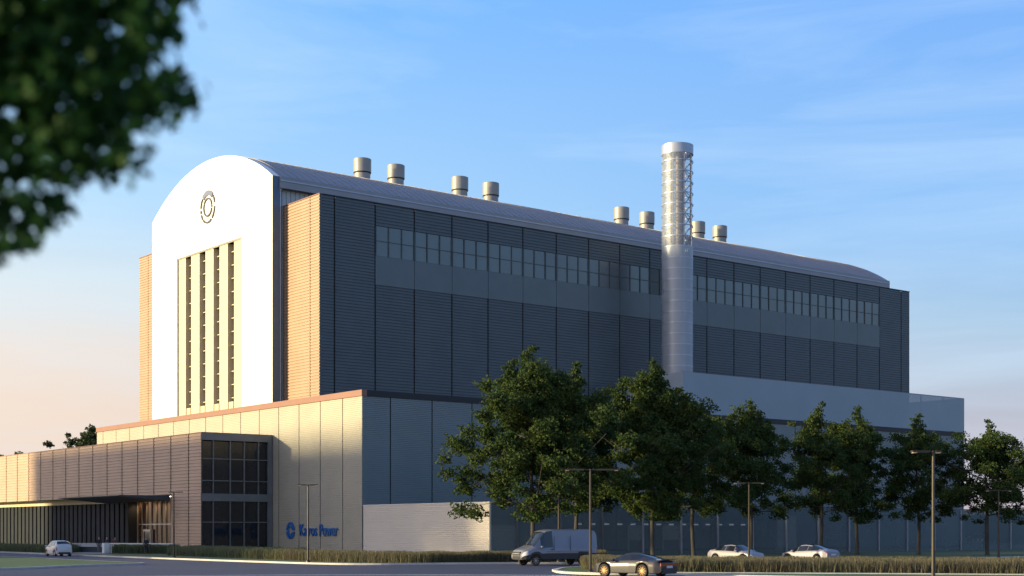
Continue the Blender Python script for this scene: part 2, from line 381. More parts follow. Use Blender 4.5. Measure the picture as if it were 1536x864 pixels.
# gable wall with the opening for the recessed window group
WL, WR_, WT = 45.4, 27.54, 37.62
g = MB(); TOPX = .9   # depth of the gable frame
def gable_piece(v0, v1, zlow, ztop_fn, n=12):
    for i in range(n):
        va, vb = v0+(v1-v0)*i/n, v0+(v1-v0)*(i+1)/n
        g.quad(uv(A0, va, zlow), uv(A0, vb, zlow), uv(A0, vb, ztop_fn(vb)), uv(A0, va, ztop_fn(va)))
gable_piece(VR, WR_, 15, arch_z); gable_piece(WL, VL, 15, arch_z); gable_piece(WR_, WL, WT, arch_z, 28)
for (va, za), (vb, zb) in zip(arc[:-1], arc[1:]): g.quad(uv(A0, va, za), uv(A0, vb, zb), uv(A0+TOPX, vb, zb), uv(A0+TOPX, va, za))
g.quad(uv(A0, VL, 15), uv(A0+TOPX, VL, 15), uv(A0+TOPX, VL, HE), uv(A0, VL, HE))
g.quad(uv(A0, WR_, 15), uv(A0+.3, WR_, 15), uv(A0+.3, WR_, WT), uv(A0, WR_, WT))
g.quad(uv(A0, WL, 15), uv(A0+.3, WL, 15), uv(A0+.3, WL, WT), uv(A0, WL, WT))
g.quad(uv(A0, WL, WT), uv(A0+.3, WL, WT), uv(A0+.3, WR_, WT), uv(A0, WR_, WT))
g.build('gable_wall', M['white_panel'], hall)
# side return of the gable frame (grey metal) and downpipe
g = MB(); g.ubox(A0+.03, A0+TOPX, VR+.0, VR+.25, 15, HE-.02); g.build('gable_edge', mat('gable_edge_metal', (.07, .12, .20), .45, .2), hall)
g = MB(); g.tube([uv(A0+1.15, VR+.25, 15), uv(A0+1.15, VR+.25, 42.0)], .13, 10); g.tube([uv(A0+1.15, VR+.25, 42.0), uv(A0+1.15, VR+.25, 42.9)], .24, 10); g.build('downpipe', M['steel'], hall)
# frame line round the window group
g = MB(); fw = .12
g.ubox(A0+.1, A0+.3, WR_+.003, WR_+fw, 15, WT-.003); g.ubox(A0+.1, A0+.3, WL-fw, WL-.003, 15, WT-.003); g.ubox(A0+.1, A0+.3, WR_+fw, WL-fw, WT-.15, WT-.003)
g.build('window_surround', M['pipe'], hall)
panels = [(27.66, 29.9), (31.55, 33.76), (35.39, 37.6), (39.29, 41.67), (43.25, 45.28)]
slots = [(29.9, 31.55), (33.76, 35.39), (37.6, 39.29), (41.67, 43.25)]
for (p0, p1) in panels:
    g = MB(); g.ubox(A0+.2, A0+1.3, p0, p1, 15, WT-.153); g.build('cream_pier', M['cream_panel'], hall)
for (p0, p1) in slots:
    w = MB(); w.ubox(A0+1.15, A0+1.25, p0+.003, p1-.003, 15, WT-.16); win = w.build('window', M['glass_dark'], hall)
    z = 18.6
    while z < WT-.4:
        w = MB(); w.ubox(A0+.62, A0+1.14, p0+.425, p1-.01, z, z+.11); z += 1.62; w.build('glazing_bar', M['cream_panel'], win)
    w = MB(); w.ubox(A0+.45, A0+1.14, p0+.012, p0+.42, 17.9, WT-.17); w.build('jamb', M['bronze_clad'], win)
    w = MB(); w.ubox(A0+.3, A0+1.13, p0+.43, p1-.012, 17.2, 18.15); w.build('sill', M['cream_panel'], win)
# hall core, upper side wall, back
g = MB()
for i in range(len(arc)-1):
    (va, za), (vb, zb) = arc[i], arc[i+1]; g.quad(uv(LH, va, 15), uv(LH, vb, 15), uv(LH, vb, zb-.02), uv(LH, va, za-.02))
g.ubox(A0+1.32, LH-.02, VR+.62, VL-.62, 15, HE-.6); g.build('core', M['dark_joint'], hall)
g = MB(); a = A0+TOPX
while a < LH-.4:
    g.ubox(a+.02, a+.56, VR+.5, VR+.6, 15, HE-1.3); a += .6
g.build('upper_side_wall', M['clerestory'], hall)
# roof: curved sheet with standing seams, eaves fascia
AR0 = A0+.05
g = MB(); N_ = 48
ext = [(VR-.0+(VL-VR)*i/N_) for i in range(N_+1)]
for i in range(N_):
    va, vb = ext[i], ext[i+1]
    g.quad(uv(A0+TOPX, va, arch_z(va)+.0), uv(LH, va, arch_z(va)), uv(LH, vb, arch_z(vb)), uv(A0+TOPX, vb, arch_z(vb)))
    g.quad(uv(LH, va, arch_z(va)), uv(LH, vb, arch_z(vb)), uv(LH, vb, arch_z(vb)-.5), uv(LH, va, arch_z(va)-.5))
roof = g.build('roof', M['roof'], hall)
g = MB(); a = A0+1.4
while a < LH-.3:
    for i in range(0, N_):
        va, vb = ext[i], ext[i+1]; h = .10
        za, zb = arch_z(va), arch_z(vb)
        g.quad(uv(a, va, za), uv(a, vb, zb), uv(a, vb, zb+h), uv(a, va, za+h)); g.quad(uv(a+.07, va, za), uv(a+.07, vb, zb), uv(a+.07, vb, zb+h), uv(a+.07, va, za+h))
        g.quad(uv(a, va, za+h), uv(a, vb, zb+h), uv(a+.07, vb, zb+h), uv(a+.07, va, za+h))
    a += 1.08
g.build('standing_seam', M['roof'], roof)
g = MB(); g.ubox(A0+TOPX, LH, VR-.25, VR+.3, HE-1.35, HE-.02); g.ubox(A0+TOPX, LH, VL-.3, VL+.25, HE-1.35, HE-.02); g.build('eaves_fascia', M['roof'], roof)
g = MB(); g.ubox(A0+TOPX+.01, LH, VR-.32, VR-.255, HE-.55, HE-.40); g.build('gutter', M['steel'], roof)
for a in (23.0, 28.4, 39.2, 44.7, 70.1, 75.5, 86.8, 91.9):
    c_ = uv(a, 36.5, 0)
    vent = MB().lathe(c_, Z, [(1.08, 48.3), (1.08, 50.75)], 28).build('roof_vent', M['vent'], hall, True)
    MB().lathe(c_, Z, [(1.08, 50.55), (1.2, 50.55), (1.2, 52.32), (1.12, 52.36), (1.05, 52.3), (1.05, 51.5), (0, 51.4)], 28).build('vent_collar', M['vent'], vent, True)
    MB().lathe(c_, Z, [(1.085, 50.42), (1.16, 50.42), (1.16, 50.54), (1.085, 50.54)], 28).build('vent_joint', M['dark_joint'], vent, True)
# wings
ZB = 16.0
g = MB(); g.ubox(A1+.14, LW-.02, V1+.14, VR+.6, ZB, HW-.15); g.ubox(A1+.14, LW-.02, VL-.6, V2-.14, ZB, HW-.15); g.build('wing_core', M['dark_joint'], hall)
PW, OW = 5.437, 1.993; B = [0]+[OW+PW*i for i in range(20)]+[LW-A1]
WZ1, WZ0, PZ0 = 37.6, 34.15, 30.8
for n_, (sa, side) in enumerate(((V1, -1), (V2, 1))):
    c = MB()
    for i, (j0, j1) in enumerate(zip(B[:-1], B[1:])):
        windowed = side == -1 and 2 <= i <= 18
        rng_z = [(ZB, PZ0-.02), (WZ1+.02, HW)] if windowed else [(ZB, HW)]
        for z0, z1 in rng_z: siding(c, uv(A1+j0+.10, sa-side*.1), U, V*side, j1-j0-.2, z0, z1, .35, .065)
    c.build('side_cladding', M['hall_clad'], hall)
for i in range(2, 19):
    j0, j1 = A1+B[i], A1+B[i+1]
    p = MB(); p.ubox(j0+.03, j1-.03, V1+.0, V1+.1, PZ0, WZ0-.01); p.build('plain_panel', M['hall_plain'], hall)
    w = MB()
    for q in range(3):
        x0 = j0+.06+(j1-j0-.12)*q/3; x1 = x0+(j1-j0-.12)/3-.004; tl_ = random.uniform(-.012, .012)
        w.box3(uv(x0, V1+.06+tl_, WZ0+.02), U*(x1-x0)-V*tl_*2, V*.04, Z*(WZ1-WZ0-.04)+V*random.uniform(-.02, .02))
    win = w.build('window', M['glass_dark'] if i == 10 else M['glass_hall'], hall)  # bay beside the stack gets dark glass to paint the stack's reflection
    f = MB(); f.ubox(j0+.02, j0+.12, V1-.04, V1+.058, WZ0, WZ1); f.ubox(j1-.12, j1-.02, V1-.04, V1+.058, WZ0, WZ1)
    for q in (1, 2): xx = j0+(j1-j0)*q/3; f.ubox(xx-.055, xx+.055, V1-.04, V1+.058, WZ0, WZ1)
    zc = (WZ0+WZ1)/2
    for q in range(3):
        x0 = j0+(j1-j0)*q/3+(.122 if q == 0 else .057); x1 = j0+(j1-j0)*(q+1)/3-(.122 if q == 2 else .057)
        f.ubox(x0, x1, V1-.01, V1+.058, zc-.03, zc+.03)
    f.build('window_frame', mat('hall_window_frame', (.065, .08, .085), .5, .2), win)
c = MB()
for (o_, L_, jn) in ((V1, VR+.6-V1, 2.1), (VL-.6, V2-VL+.6, 5.6)):
    c = MB(); js = joints(jn, 5.4, L_)
    for j0, j1 in zip(js[:-1], js[1:]): siding(c, uv(A1+.1, o_+j0+.06), V, -U, j1-j0-.12, ZB, HW, .35, .09)
    c.build('front_cladding', mat('warm_bronze_cladding', (.38, .255, .175), .5, .1, .06, .35), hall)
c = MB(); c.ubox(LW-.02, LW, V1+.05, VR, ZB, HW); c.build('end_cladding', M['hall_clad'], hall)
c = MB(); c.ubox(A1+.353, LW+.02, V1-.03, V1+.35, HW+.003, HW+.10); c.build('wing_roof_edge', M['dark_edge'], hall); c = MB(); c.ubox(A1-.02, A1+.35, V1-.03, VR+.4, HW+.003, HW+.10)
c.ubox(A1-.02, A1+.35, VL-.4, V2, HW+.003, HW+.10); c.build('wing_coping', M['coping'], hall)

# round emblem on the gable
def ring_piece(mb, c_, ex, n_, r0, r1, t0, t1, th=.12, seg=None):
    seg = seg or max(3, int(abs(t1-t0)/.12))
    for i in range(seg):
        ta, tb = t0+(t1-t0)*i/seg, t0+(t1-t0)*(i+1)/seg
        P = [c_+ex*(r*math.cos(t))+Z*(r*math.sin(t)) for r, t in ((r0, ta), (r1, ta), (r1, tb), (r0, tb))]
        mb.prism(P, n_*th)
def emblem(name, c_, rad, m1, m2, m3, parent=None):
    # seen from the front: -V points right
    ex = -V
    root = empty(name, c_)
    a = MB()
    for t0, t1 in ((-95, -60), (-52, -5), (10, 40), (140, 176), (184, 196), (202, 222), (228, 246), (252, 264)): ring_piece(a, c_, ex, -U, rad*.89, rad*1.01, R(t0), R(t1))
    a.build('outer_ring', m1, root)
    a = MB(); ring_piece(a, c_, ex, -U, rad*.74, rad*1.05, R(45), R(135)); a.build('arc_cap', m2, root)
    a = MB()
    for t0, t1 in ((8, 150), (153, 290), (294, 348), (352, 364)): ring_piece(a, c_, ex, -U, rad*.49, rad*.60, R(t0), R(t1))
    a.build('inner_ring', m3, root)
    return root
e = emblem('wall_emblem', uv(A0-.003, 36.45, 42.75), 2.0, mat('emblem_brown', (.06, .06, .07), .6), mat('emblem_lilac', (.12, .15, .24), .5), mat('emblem_brown', (.06, .06, .07), .6))
tag(e, 'thin round double ring emblem high on the white arched gable', 'emblem')
# lettering and emblem on the podium front
sign = empty('wall_sign', uv(-.08, 14, 2)); tag(sign, 'blue lettering with a round ring emblem low on the pale ribbed front wall', 'sign')
def text_mesh(body, height, width, o, ex, n_, name, m, parent):
    cu = bpy.data.curves.new('t', 'FONT'); cu.body = body; cu.size = 1; cu.extrude = .03; cu.offset = .0
    to = bpy.data.objects.new('t', cu); COL.objects.link(to); bpy.context.view_layer.update()
    me = bpy.data.meshes.new_from_object(to.evaluated_get(bpy.context.evaluated_depsgraph_get()))
    xs = [v.co.x for v in me.vertices]; ys = [v.co.y for v in me.vertices]
    sx = width/(max(xs)-min(xs)); sy = height/(max(ys)-min(ys)); off = wloc(parent); x0 = min(xs); y0 = min(ys)
    for v_ in me.vertices: v_.co = o+ex*((v_.co.x-x0)*sx)+Z*((v_.co.y-y0)*sy)+n_*(v_.co.z)*2-off
    me.materials.append(m); ob = bpy.data.objects.new(name, me); COL.objects.link(ob); ob.parent = parent
    COL.objects.unlink(to); bpy.data.objects.remove(to); return ob
text_mesh('Kairos Power', 1.3, 8.1, uv(-.09, 12.8, 1.86), -V, -U, 'lettering', M['blue_sign'], sign)
def sub_emblem():
    c_ = uv(-.02, 14.95, 2.43); a = MB(); ex = -V
    for t0, t1 in ((-80, -8), (4, 60), (120, 176), (186, 262)): ring_piece(a, c_, ex, -U, .62, .93, R(t0), R(t1))
    ring_piece(a, c_, ex, -U, .70, .98, R(64), R(116)); a.build('ring', M['blue_sign'], sign)
    a = MB()
    for t0, t1 in ((20, 150), (165, 340)): ring_piece(a, c_, ex, -U, .40, .52, R(t0), R(t1))
    a.build('inner_ring', M['blue_sign'], sign)
sub_emblem()

# ================================================================== EXHAUST STACK
sc_ = uv(52.0, 6.0); stack = empty('exhaust_stack', sc_+Z*HP); tag(stack, 'tall round exhaust stack wrapped in pale mesh over a steel lattice, beside the hall', 'stack')
SR, ST = 2.04, 52.5; SB = HP-.3
MB().lathe(sc_, Z, [(SR+.03, ST-1.25), (SR+.03, ST), (SR-.12, ST+.03), (SR-.12, ST-1.25)], 40).build('cap_ring', M['steel'], stack, True)
MB().lathe(sc_, Z, [(SR, SB), (SR, ST-13.2)], 40).build('mesh_shell', mat('lower_mesh_shell', (.40, .44, .50), .38, .2, .05, .5, alpha=.72), stack, True)
# upper shell: open on the right-hand quarter
g = MB()
for i in range(30):
    t0 = R(100+i*7.0); t1 = R(107+i*7.0)
    p = [sc_+Vector((math.cos(t)*SR, math.sin(t)*SR, 0)) for t in (t0, t1)]
    g.quad(p[0]+Z*(ST-13.2), p[1]+Z*(ST-13.2), p[1]+Z*(ST-1.25), p[0]+Z*(ST-1.25))
g.build('upper_shell', M['shell'], stack, True)
for dx, dy, r in ((-.75, .2, .40), (.15, -.3, .45), (.6, .8, .34)):
    MB().lathe(sc_+Vector((dx, dy, 0)), Z, [(r, SB), (r, ST-.4), (r-.1, ST-.4), (r-.1, ST-1.5)], 20).build('flue', mat('flue_metal', (.26, .22, .21), .5, .2), stack, True)
z = SB+1.2
while z < ST-1.3:
    MB().lathe(sc_, Z, [(SR-.04, z), (SR+.03, z), (SR+.03, z+.12), (SR-.04, z+.12), (SR-.04, z)], 40).build('hoop', M['steel'], stack, True); z += 1.4
g = MB(); nleg = 8; legs = [sc_+Vector((math.cos(R(22+45*i))*(SR-.14), math.sin(R(22+45*i))*(SR-.14), 0)) for i in range(nleg)]
for l in legs: m_ = MB(); m_.tube([l+Z*SB, l+Z*(ST-.6)], .085, 6); m_.build('upright', M['steel'], stack)
z = SB+1.26; kx = 0
while z < ST-2.0:
    for i in range(nleg):
        a_, b_ = legs[i], legs[(i+1) % nleg]
        if (kx+i) % 2: a_, b_ = b_, a_
        g.tube([a_+Z*z, b_+Z*(z+1.4)], .055, 5)
    z += 1.4; kx += 1
g.build('bracing', mat('bracing_steel', (.24, .21, .21), .5, .2), stack)

# ================================================================== ENTRANCE BUILDING (low, in front of the podium)
AL, VB, HL = -8.92, 19.12, 13.35; VLL = 124.0; ZS = 6.62
low = empty('entrance_building', uv(AL, VB)); tag(low, 'low bronze ribbed entrance building with overhanging upper storey and dark glazed corner', 'building')
g = MB(); g.ubox(AL+.14, -.3, VB+1.0, VLL, ZS+.05, HL-.2); g.ubox(AL+5.2, -.3, VB+1.0, VLL, 0, ZS+.05); g.ubox(AL+.14, AL+5.2, VB+1.0, 27.2, 0, ZS+.05); g.build('core', M['dark_joint'], low)
lj = [VB]+[VB+3.408+4.655*i for i in range(23)]
lj = [x for x in lj if x < VLL-1]+[VLL]
c = MB()
for i, (j0, j1) in enumerate(zip(lj[:-1], lj[1:])):
    z0 = .25 if j1 < 28 else ZS
    siding(c, uv(AL+.1, j0+.12), V, -U, j1-j0-.24, z0, HL, .37, .08)
c.build('front_cladding', M['bronze_clad'], low)
c = MB(); c.ubox(AL-.02, AL+.02, VB-.0, VB+.11, .0, HL); c.build('corner_trim', M['mullion_dark'], low)
c = MB(); c.ubox(AL, -.02, VB, VLL, HL+.003, HL+.09); c.build('roof_edge', M['coping'], low)
# soffit band and fins of the recessed ground floor
c = MB(); c.ubox(AL+.2, AL+5.2, 27.4, VLL, ZS-.02, ZS+.045); c.build('soffit', M['soffit'], low)
c = MB(); c.ubox(AL+1.9, AL+2.2, 43.4, VLL, 5.95, ZS-.023); c.build('soffit_band', M['soffit'], low)
c = MB(); c.ubox(AL+2.5, AL+2.6, 43.4, VLL, 0, 5.95); c.build('recessed_glazing', mat('recessed_panel', (.010, .012, .017), .7, 0, .1, spec=.1), low)
b = 43.6; nf = 0
while b < VLL-1 and nf < 52:
    f = MB(); f.ubox(AL+1.95, AL+2.30, b, b+1.05, .05, 5.94); f.build('fin', M['fin'], low); b += 1.552; nf += 1
c = MB(); c.ubox(AL+2.44, AL+2.49, 43.4, VLL, 3.15, 3.30); c.build('transom', M['mullion'], low)
# side face: glazed corner
S0, S1 = AL, -.4
g = MB(); g.ubox(S0+.12, S1+.02, VB+.25, VB+.35, .5, HL-.9); g.build('corner_glazing', M['glass_dark'], low)
f = MB(); f.ubox(S0+.02, -.05, VB+.0, VB+.3, HL-.78, HL); f.build('top_band', M['mullion'], low)
f = MB(); f.ubox(S0+.02, -.05, VB+.02, VB+.3, 5.75, 6.6); f.build('floor_band', M['mullion'], low)
f = MB(); f.ubox(S0+.02, -.05, VB, VB+.3, 0, .62); f.build('base_band', M['mullion_dark'], low)
f = MB(); f.ubox(-.62, -.05, VB+.003, VB+.3, .62, 5.75); f.ubox(-.62, -.05, VB+.003, VB+.3, 6.6, HL-.78)
f.build('end_pier', M['mullion'], low)
for a in (S0+.03, -7.5, -5.4, -3.65, -1.85):
    for z0, z1 in ((.62, 5.75), (6.6, HL-.78)):
        f = MB(); f.ubox(a, a+.11, VB+.08, VB+.25, z0, z1); f.build('mullion', M['mullion_dark'] if a == S0+.03 else M['mullion'], low)
for z in (3.35, 8.0, 10.45):
    f = MB(); f.ubox(S0+.15, S1-.22, VB+.12, VB+.25, z, z+.10); f.build('glazing_rail', M['mullion'], low)
# interior columns and slab behind the glass so the corner has depth
for a in (-3.3, -1.2):
    f = MB(); f.ubox(a, a+.4, VB+.36, VB+.7, .5, HL-.9); f.build('blind', M['dark_joint'], low)
# lobby glazing
EA = AL+3.0; E0, E1 = 27.9, 43.35
g = MB(); g.ubox(EA, EA+.06, E0, E1, 0, 6.55); g.build('lobby_glazing', mat('lobby_glass', (.03, .022, .02), .2, 0, .5, .35, col2=(.085, .045, .03), spec=.3), low)
g = MB(); g.ubox(AL+.2, EA, 27.25, 27.45, 0, 6.6); g.build('lobby_side_wall', M['bronze_clad'], low)
g = MB(); g.ubox(AL+1.7, EA+.1, 43.15, 43.39, 0, 5.94); g.build('lobby_side_wall', M['fin'], low)
n = 11
for i in range(n+1):
    b = E0+(E1-.3-E0)*i/n; f = MB(); f.ubox(EA-.14, EA-.003, b, b+.09, 0, 6.5); f.build('lobby_mullion', M['pipe'], low)
f = MB(); f.ubox(EA-.16, EA-.145, E0, E1-.25, 3.15, 3.3); f.build('lobby_transom', M['steel'], low)
for b0 in (28.9, 38.6):
    d = MB(); d.ubox(EA-.35, EA-.17, b0, b0+1.9, 0.02, 2.35); dr = d.build('entrance_door', M['glass_dark'], low)
    d = MB(); d.ubox(EA-.45, EA-.10, b0-.15, b0-.003, 0, 2.6); d.ubox(EA-.45, EA-.10, b0+1.903, b0+2.05, 0, 2.6); d.ubox(EA-.45, EA-.10, b0-.003, b0+1.903, 2.36, 2.6); d.build('door_frame', M['steel'], dr)
for i in range(1, n):
    b = E0+(E1-.3-E0)*(i+.5)/n; f = MB(); f.ubox(EA-.62, EA-.40, b-.12, b+.12, 6.50, 6.58); f.build('downlight', M['warm_glow'], low)
    if i % 2: continue
    ld = bpy.data.lights.new('downlight_lamp', 'SPOT'); lo = bpy.data.objects.new('downlight_lamp', ld); COL.objects.link(lo); ld.energy = 170; ld.color = (1, .6, .3); ld.spot_size = R(100); ld.spot_blend = .8; ld.shadow_soft_size = .1
    lo.parent = low; lo.location = uv(EA-.5, b, 6.45)-wloc(low)
# wedge canopy
CF, C0, C1 = 6.2, 27.3, 45.9; zt = 6.50
g = MB()
P = [uv(AL-.03, C0, zt), uv(AL-.03, C1, zt), uv(AL-CF, C1, zt), uv(AL-CF, C0, zt)]
Q = [uv(AL-.03, C0, 5.86), uv(AL-.03, C1, 5.86), uv(AL-CF, C1, zt-.10), uv(AL-CF, C0, zt-.10)]
g.poly(P); g.poly(Q)
for i in range(4): j = (i+1) % 4; g.quad(P[i], P[j], Q[j], Q[i])
g.build('canopy', M['canopy'], low)
g = MB(); g.ubox(AL+.0, EA, C0+.2, 43.3, 6.595, 6.6); g.build('lobby_ceiling', M['soffit'], low)

# ================================================================== WALLS AND FENCE
wall = empty('ribbed_wall', uv(0, 0)); tag(wall, 'pale free standing ribbed wall running forward from the lower building corner', 'wall')
w = MB(); w.ubox(.1, .28, -21.9, -.12, 0, 5.06); w.build('core', M['white_wall'], wall)
w = MB(); siding(w, uv(.1, -21.9), V, -U, 21.77, .02, 5.06, .19, .04); w.build('ribbed_sheet', M['white_wall'], wall)
w = MB(); w.ubox(.02, .34, -21.98, -.12, 5.063, 5.13); w.build('wall_coping', M['white_panel'], wall)
fence = empty('mesh_fence', uv(.3, -21.9)); tag(fence, 'long dark mesh screen fence with pale posts behind the row of trees', 'fence')
w = MB(); w.ubox(.35, 96+30, -21.88, -21.84, .05, 5.08); w.build('mesh_panel', M['fence'], fence)
w = MB(); w.ubox(.35, 126, -21.9, -21.82, 5.083, 5.14); w.ubox(.35, 126, -21.9, -21.82, 0, .046); w.build('rail', M['mullion'], fence)
for i in range(-3, 19):
    a = 19.4+5.4*i
    w = MB(); w.ubox(a, a+.13, -22.08, -21.91, 0, 5.0 if i >= 0 else 5.0); w.build('post', M['steel'] if i >= 0 else M['mullion'], fence)
# low retaining wall by the entrance
pw_ = empty('planter_wall', gp(165, 830.5)); tag(pw_, 'low pale concrete planter wall in front of the entrance doors', 'wall')
pa, pb_ = at(165.5, 157), at(262, 153.5)
dd = (pb_-pa).normalized(); nn = Vector((-dd.y, dd.x, 0))
w = MB(); w.box3(pa, dd*(pb_-pa).length, nn*.3, Z*1.0); w.build('wall_face', M['concrete'], pw_)
w = MB(); w.box3(pa-nn*.03-dd*.03+Z*1.003, dd*((pb_-pa).length+.06), nn*.36, Z*.09); w.build('coping', M['white_panel'], pw_)
w = MB(); w.box3(pa-nn*.9-dd*.38, dd*.3, nn*.9, Z*1.1); w.build('end_post', M['white_panel'], pw_)
bn = empty('long_bench', at(113, 163)); tag(bn, 'long low concrete bench wall left of the entrance, behind two people', 'bench')
pa, pb2 = at(108, 163), at(161, 161.5); dd = (pb2-pa).normalized(); nn = Vector((-dd.y, dd.x, 0))
w = MB(); w.box3(pa+Z*.62, dd*(pb2-pa).length, nn*.6, Z*.42); w.build('seat', M['concrete'], bn)
w = MB(); w.box3(pa+nn*.12, dd*(pb2-pa).length, nn*.35, Z*.615); w.build('base', M['canopy'], bn)

# ================================================================== SHADE BLOCK added out of frame to cast shade on the low fronts
ob = empty('shade_block', uv(-81, 22)); tag(ob, 'plain pale office block across the road on the left', 'building')
w = MB(); w.ubox(-105, -81, 36.5, 106, 0, 26.0); w.build('wall', mat('render_wall', (.72, .68, .62), .8, 0, .1, .2), ob)  # wall kept pale to bounce sky light back onto the low fronts
w = MB(); w.ubox(-105.3, -80.7, 36.2, 106.3, 26.003, 26.5); w.build('roof_edge', M['coping'], ob)
for fl in range(6):
    for i in range(10):
        w = MB(); w.ubox(-80.98, -80.93, 38.5+6.7*i, 43.1+6.7*i, 1.4+4.1*fl, 3.9+4.1*fl); w.build('window', M['office_glass'], ob)

# ================================================================== LAMPS
def lamp(loc, h, arm_l, arm_r, ang, label):
    root = empty('street_lamp', loc, ang); tag(root, label, 'lamp', 'twin arm lamp posts')
    def prt(mb, name, m, parent=root, smooth=False):
        me_off = Vector(parent.location) if parent else Vector()
        for i in range(len(mb.v)): mb.v[i] = mb.v[i]
        me = bpy.data.meshes.new(name); me.from_pydata([tuple(p) for p in mb.v], [], mb.f); me.materials.append(m)
        o = bpy.data.objects.new(name, me); COL.objects.link(o); o.parent = parent; return o
    prt(MB().tube([(0, 0, 0), (0, 0, h*.5), (0, 0, h)], [.085, .07, .055], 10), 'pole', M['lamp_metal'])
    prt(MB().lathe((0, 0, 0), Z, [(.0, .25), (.11, .24), (.17, .16), (.18, 0)], 12), 'base', M['lamp_metal'])
    for s_, L_ in ((-1, arm_l), (1, arm_r)):
        a = prt(MB().box(min(0, s_*.25*L_), max(0, s_*.25*L_), -.03, .03, h-.06, h-.01), 'arm', M['lamp_metal'])
        hd = MB(); x0, x1 = sorted((s_*.25*L_, s_*L_)); hd.box(x0, x1, -.13, .13, h-.075, h+.01); hh = prt(hd, 'lamp_head', M['lamp_metal'])
        ln_ = MB(); x0, x1 = sorted((s_*(L_-.22), s_*(L_-.03))); ln_.box(x0, x1, -.09, .09, h-.095, h-.076); prt(ln_, 'lens', M['lens_glint'], hh)
    return root
LPS = [(260.8, 129.6, .45, .85, -.2, 'twin lamp post by the entrance canopy, leftmost of the lamp posts'),
       (462, 108.8, .75, .75, 0, 'twin lamp post in front of the blue lettering on the pale wall'),
       (838, 107.6, 1.25, 1.25, 0, 'twin lamp post rising from behind the silver van roof'),
       (885.5, 81.6, 1.45, 1.6, 0, 'tall twin lamp post on the grass tip beside the grey sports car'),
       (1123.5, 104.6, 1.1, 1.1, 0, 'twin lamp post standing at the nose of the left white sedan'),
       (1400, 63, 1.0, .35, .15, 'nearest and tallest looking twin lamp post at right, its foot out of frame'),
       (1498, 124, 1.1, 1.1, 0, 'small thin twin lamp post against the rightmost tree')]
for x, D, l, r, an, lb in LPS: lamp(at(x, D), 5.95, l, r, an, lb)

# ================================================================== VEHICLES
def part(mb, name, m, parent, smooth=True):
    me = bpy.data.meshes.new(name); me.from_pydata([tuple(p) for p in mb.v], [], mb.f); me.materials.append(m)
    bm = bmesh.new(); bm.from_mesh(me); bmesh.ops.remove_doubles(bm, verts=bm.verts, dist=.0005); bmesh.ops.recalc_face_normals(bm, faces=bm.faces); bm.to_mesh(me); bm.free()
    if smooth:
        me.polygons.foreach_set('use_smooth', [True]*len(me.polygons)); me.set_sharp_from_angle(angle=R(40))
    o = bpy.data.objects.new(name, me); COL.objects.link(o); o.parent = parent; return o
def smoothstep_curve(xs, ys, x):
    # monotone piecewise cosine-ish interpolation
    xs = list(xs)
    if x <= xs[0]: return ys[0]
    for i in range(len(xs)-1):
        if x <= xs[i+1]:
            t = (x-xs[i])/(xs[i+1]-xs[i]); return ys[i]+(ys[i+1]-ys[i])*t
    return ys[-1]
def blur_curve(pts, soft):
    xs = [p[0] for p in pts]; ys = [p[1] for p in pts]
    return lambda x: sum(smoothstep_curve(xs, ys, x+soft*k/3) * w_ for k, w_ in ((-3, .1), (-2, .14), (-1, .17), (0, .18), (1, .17), (2, .14), (3, .1)))
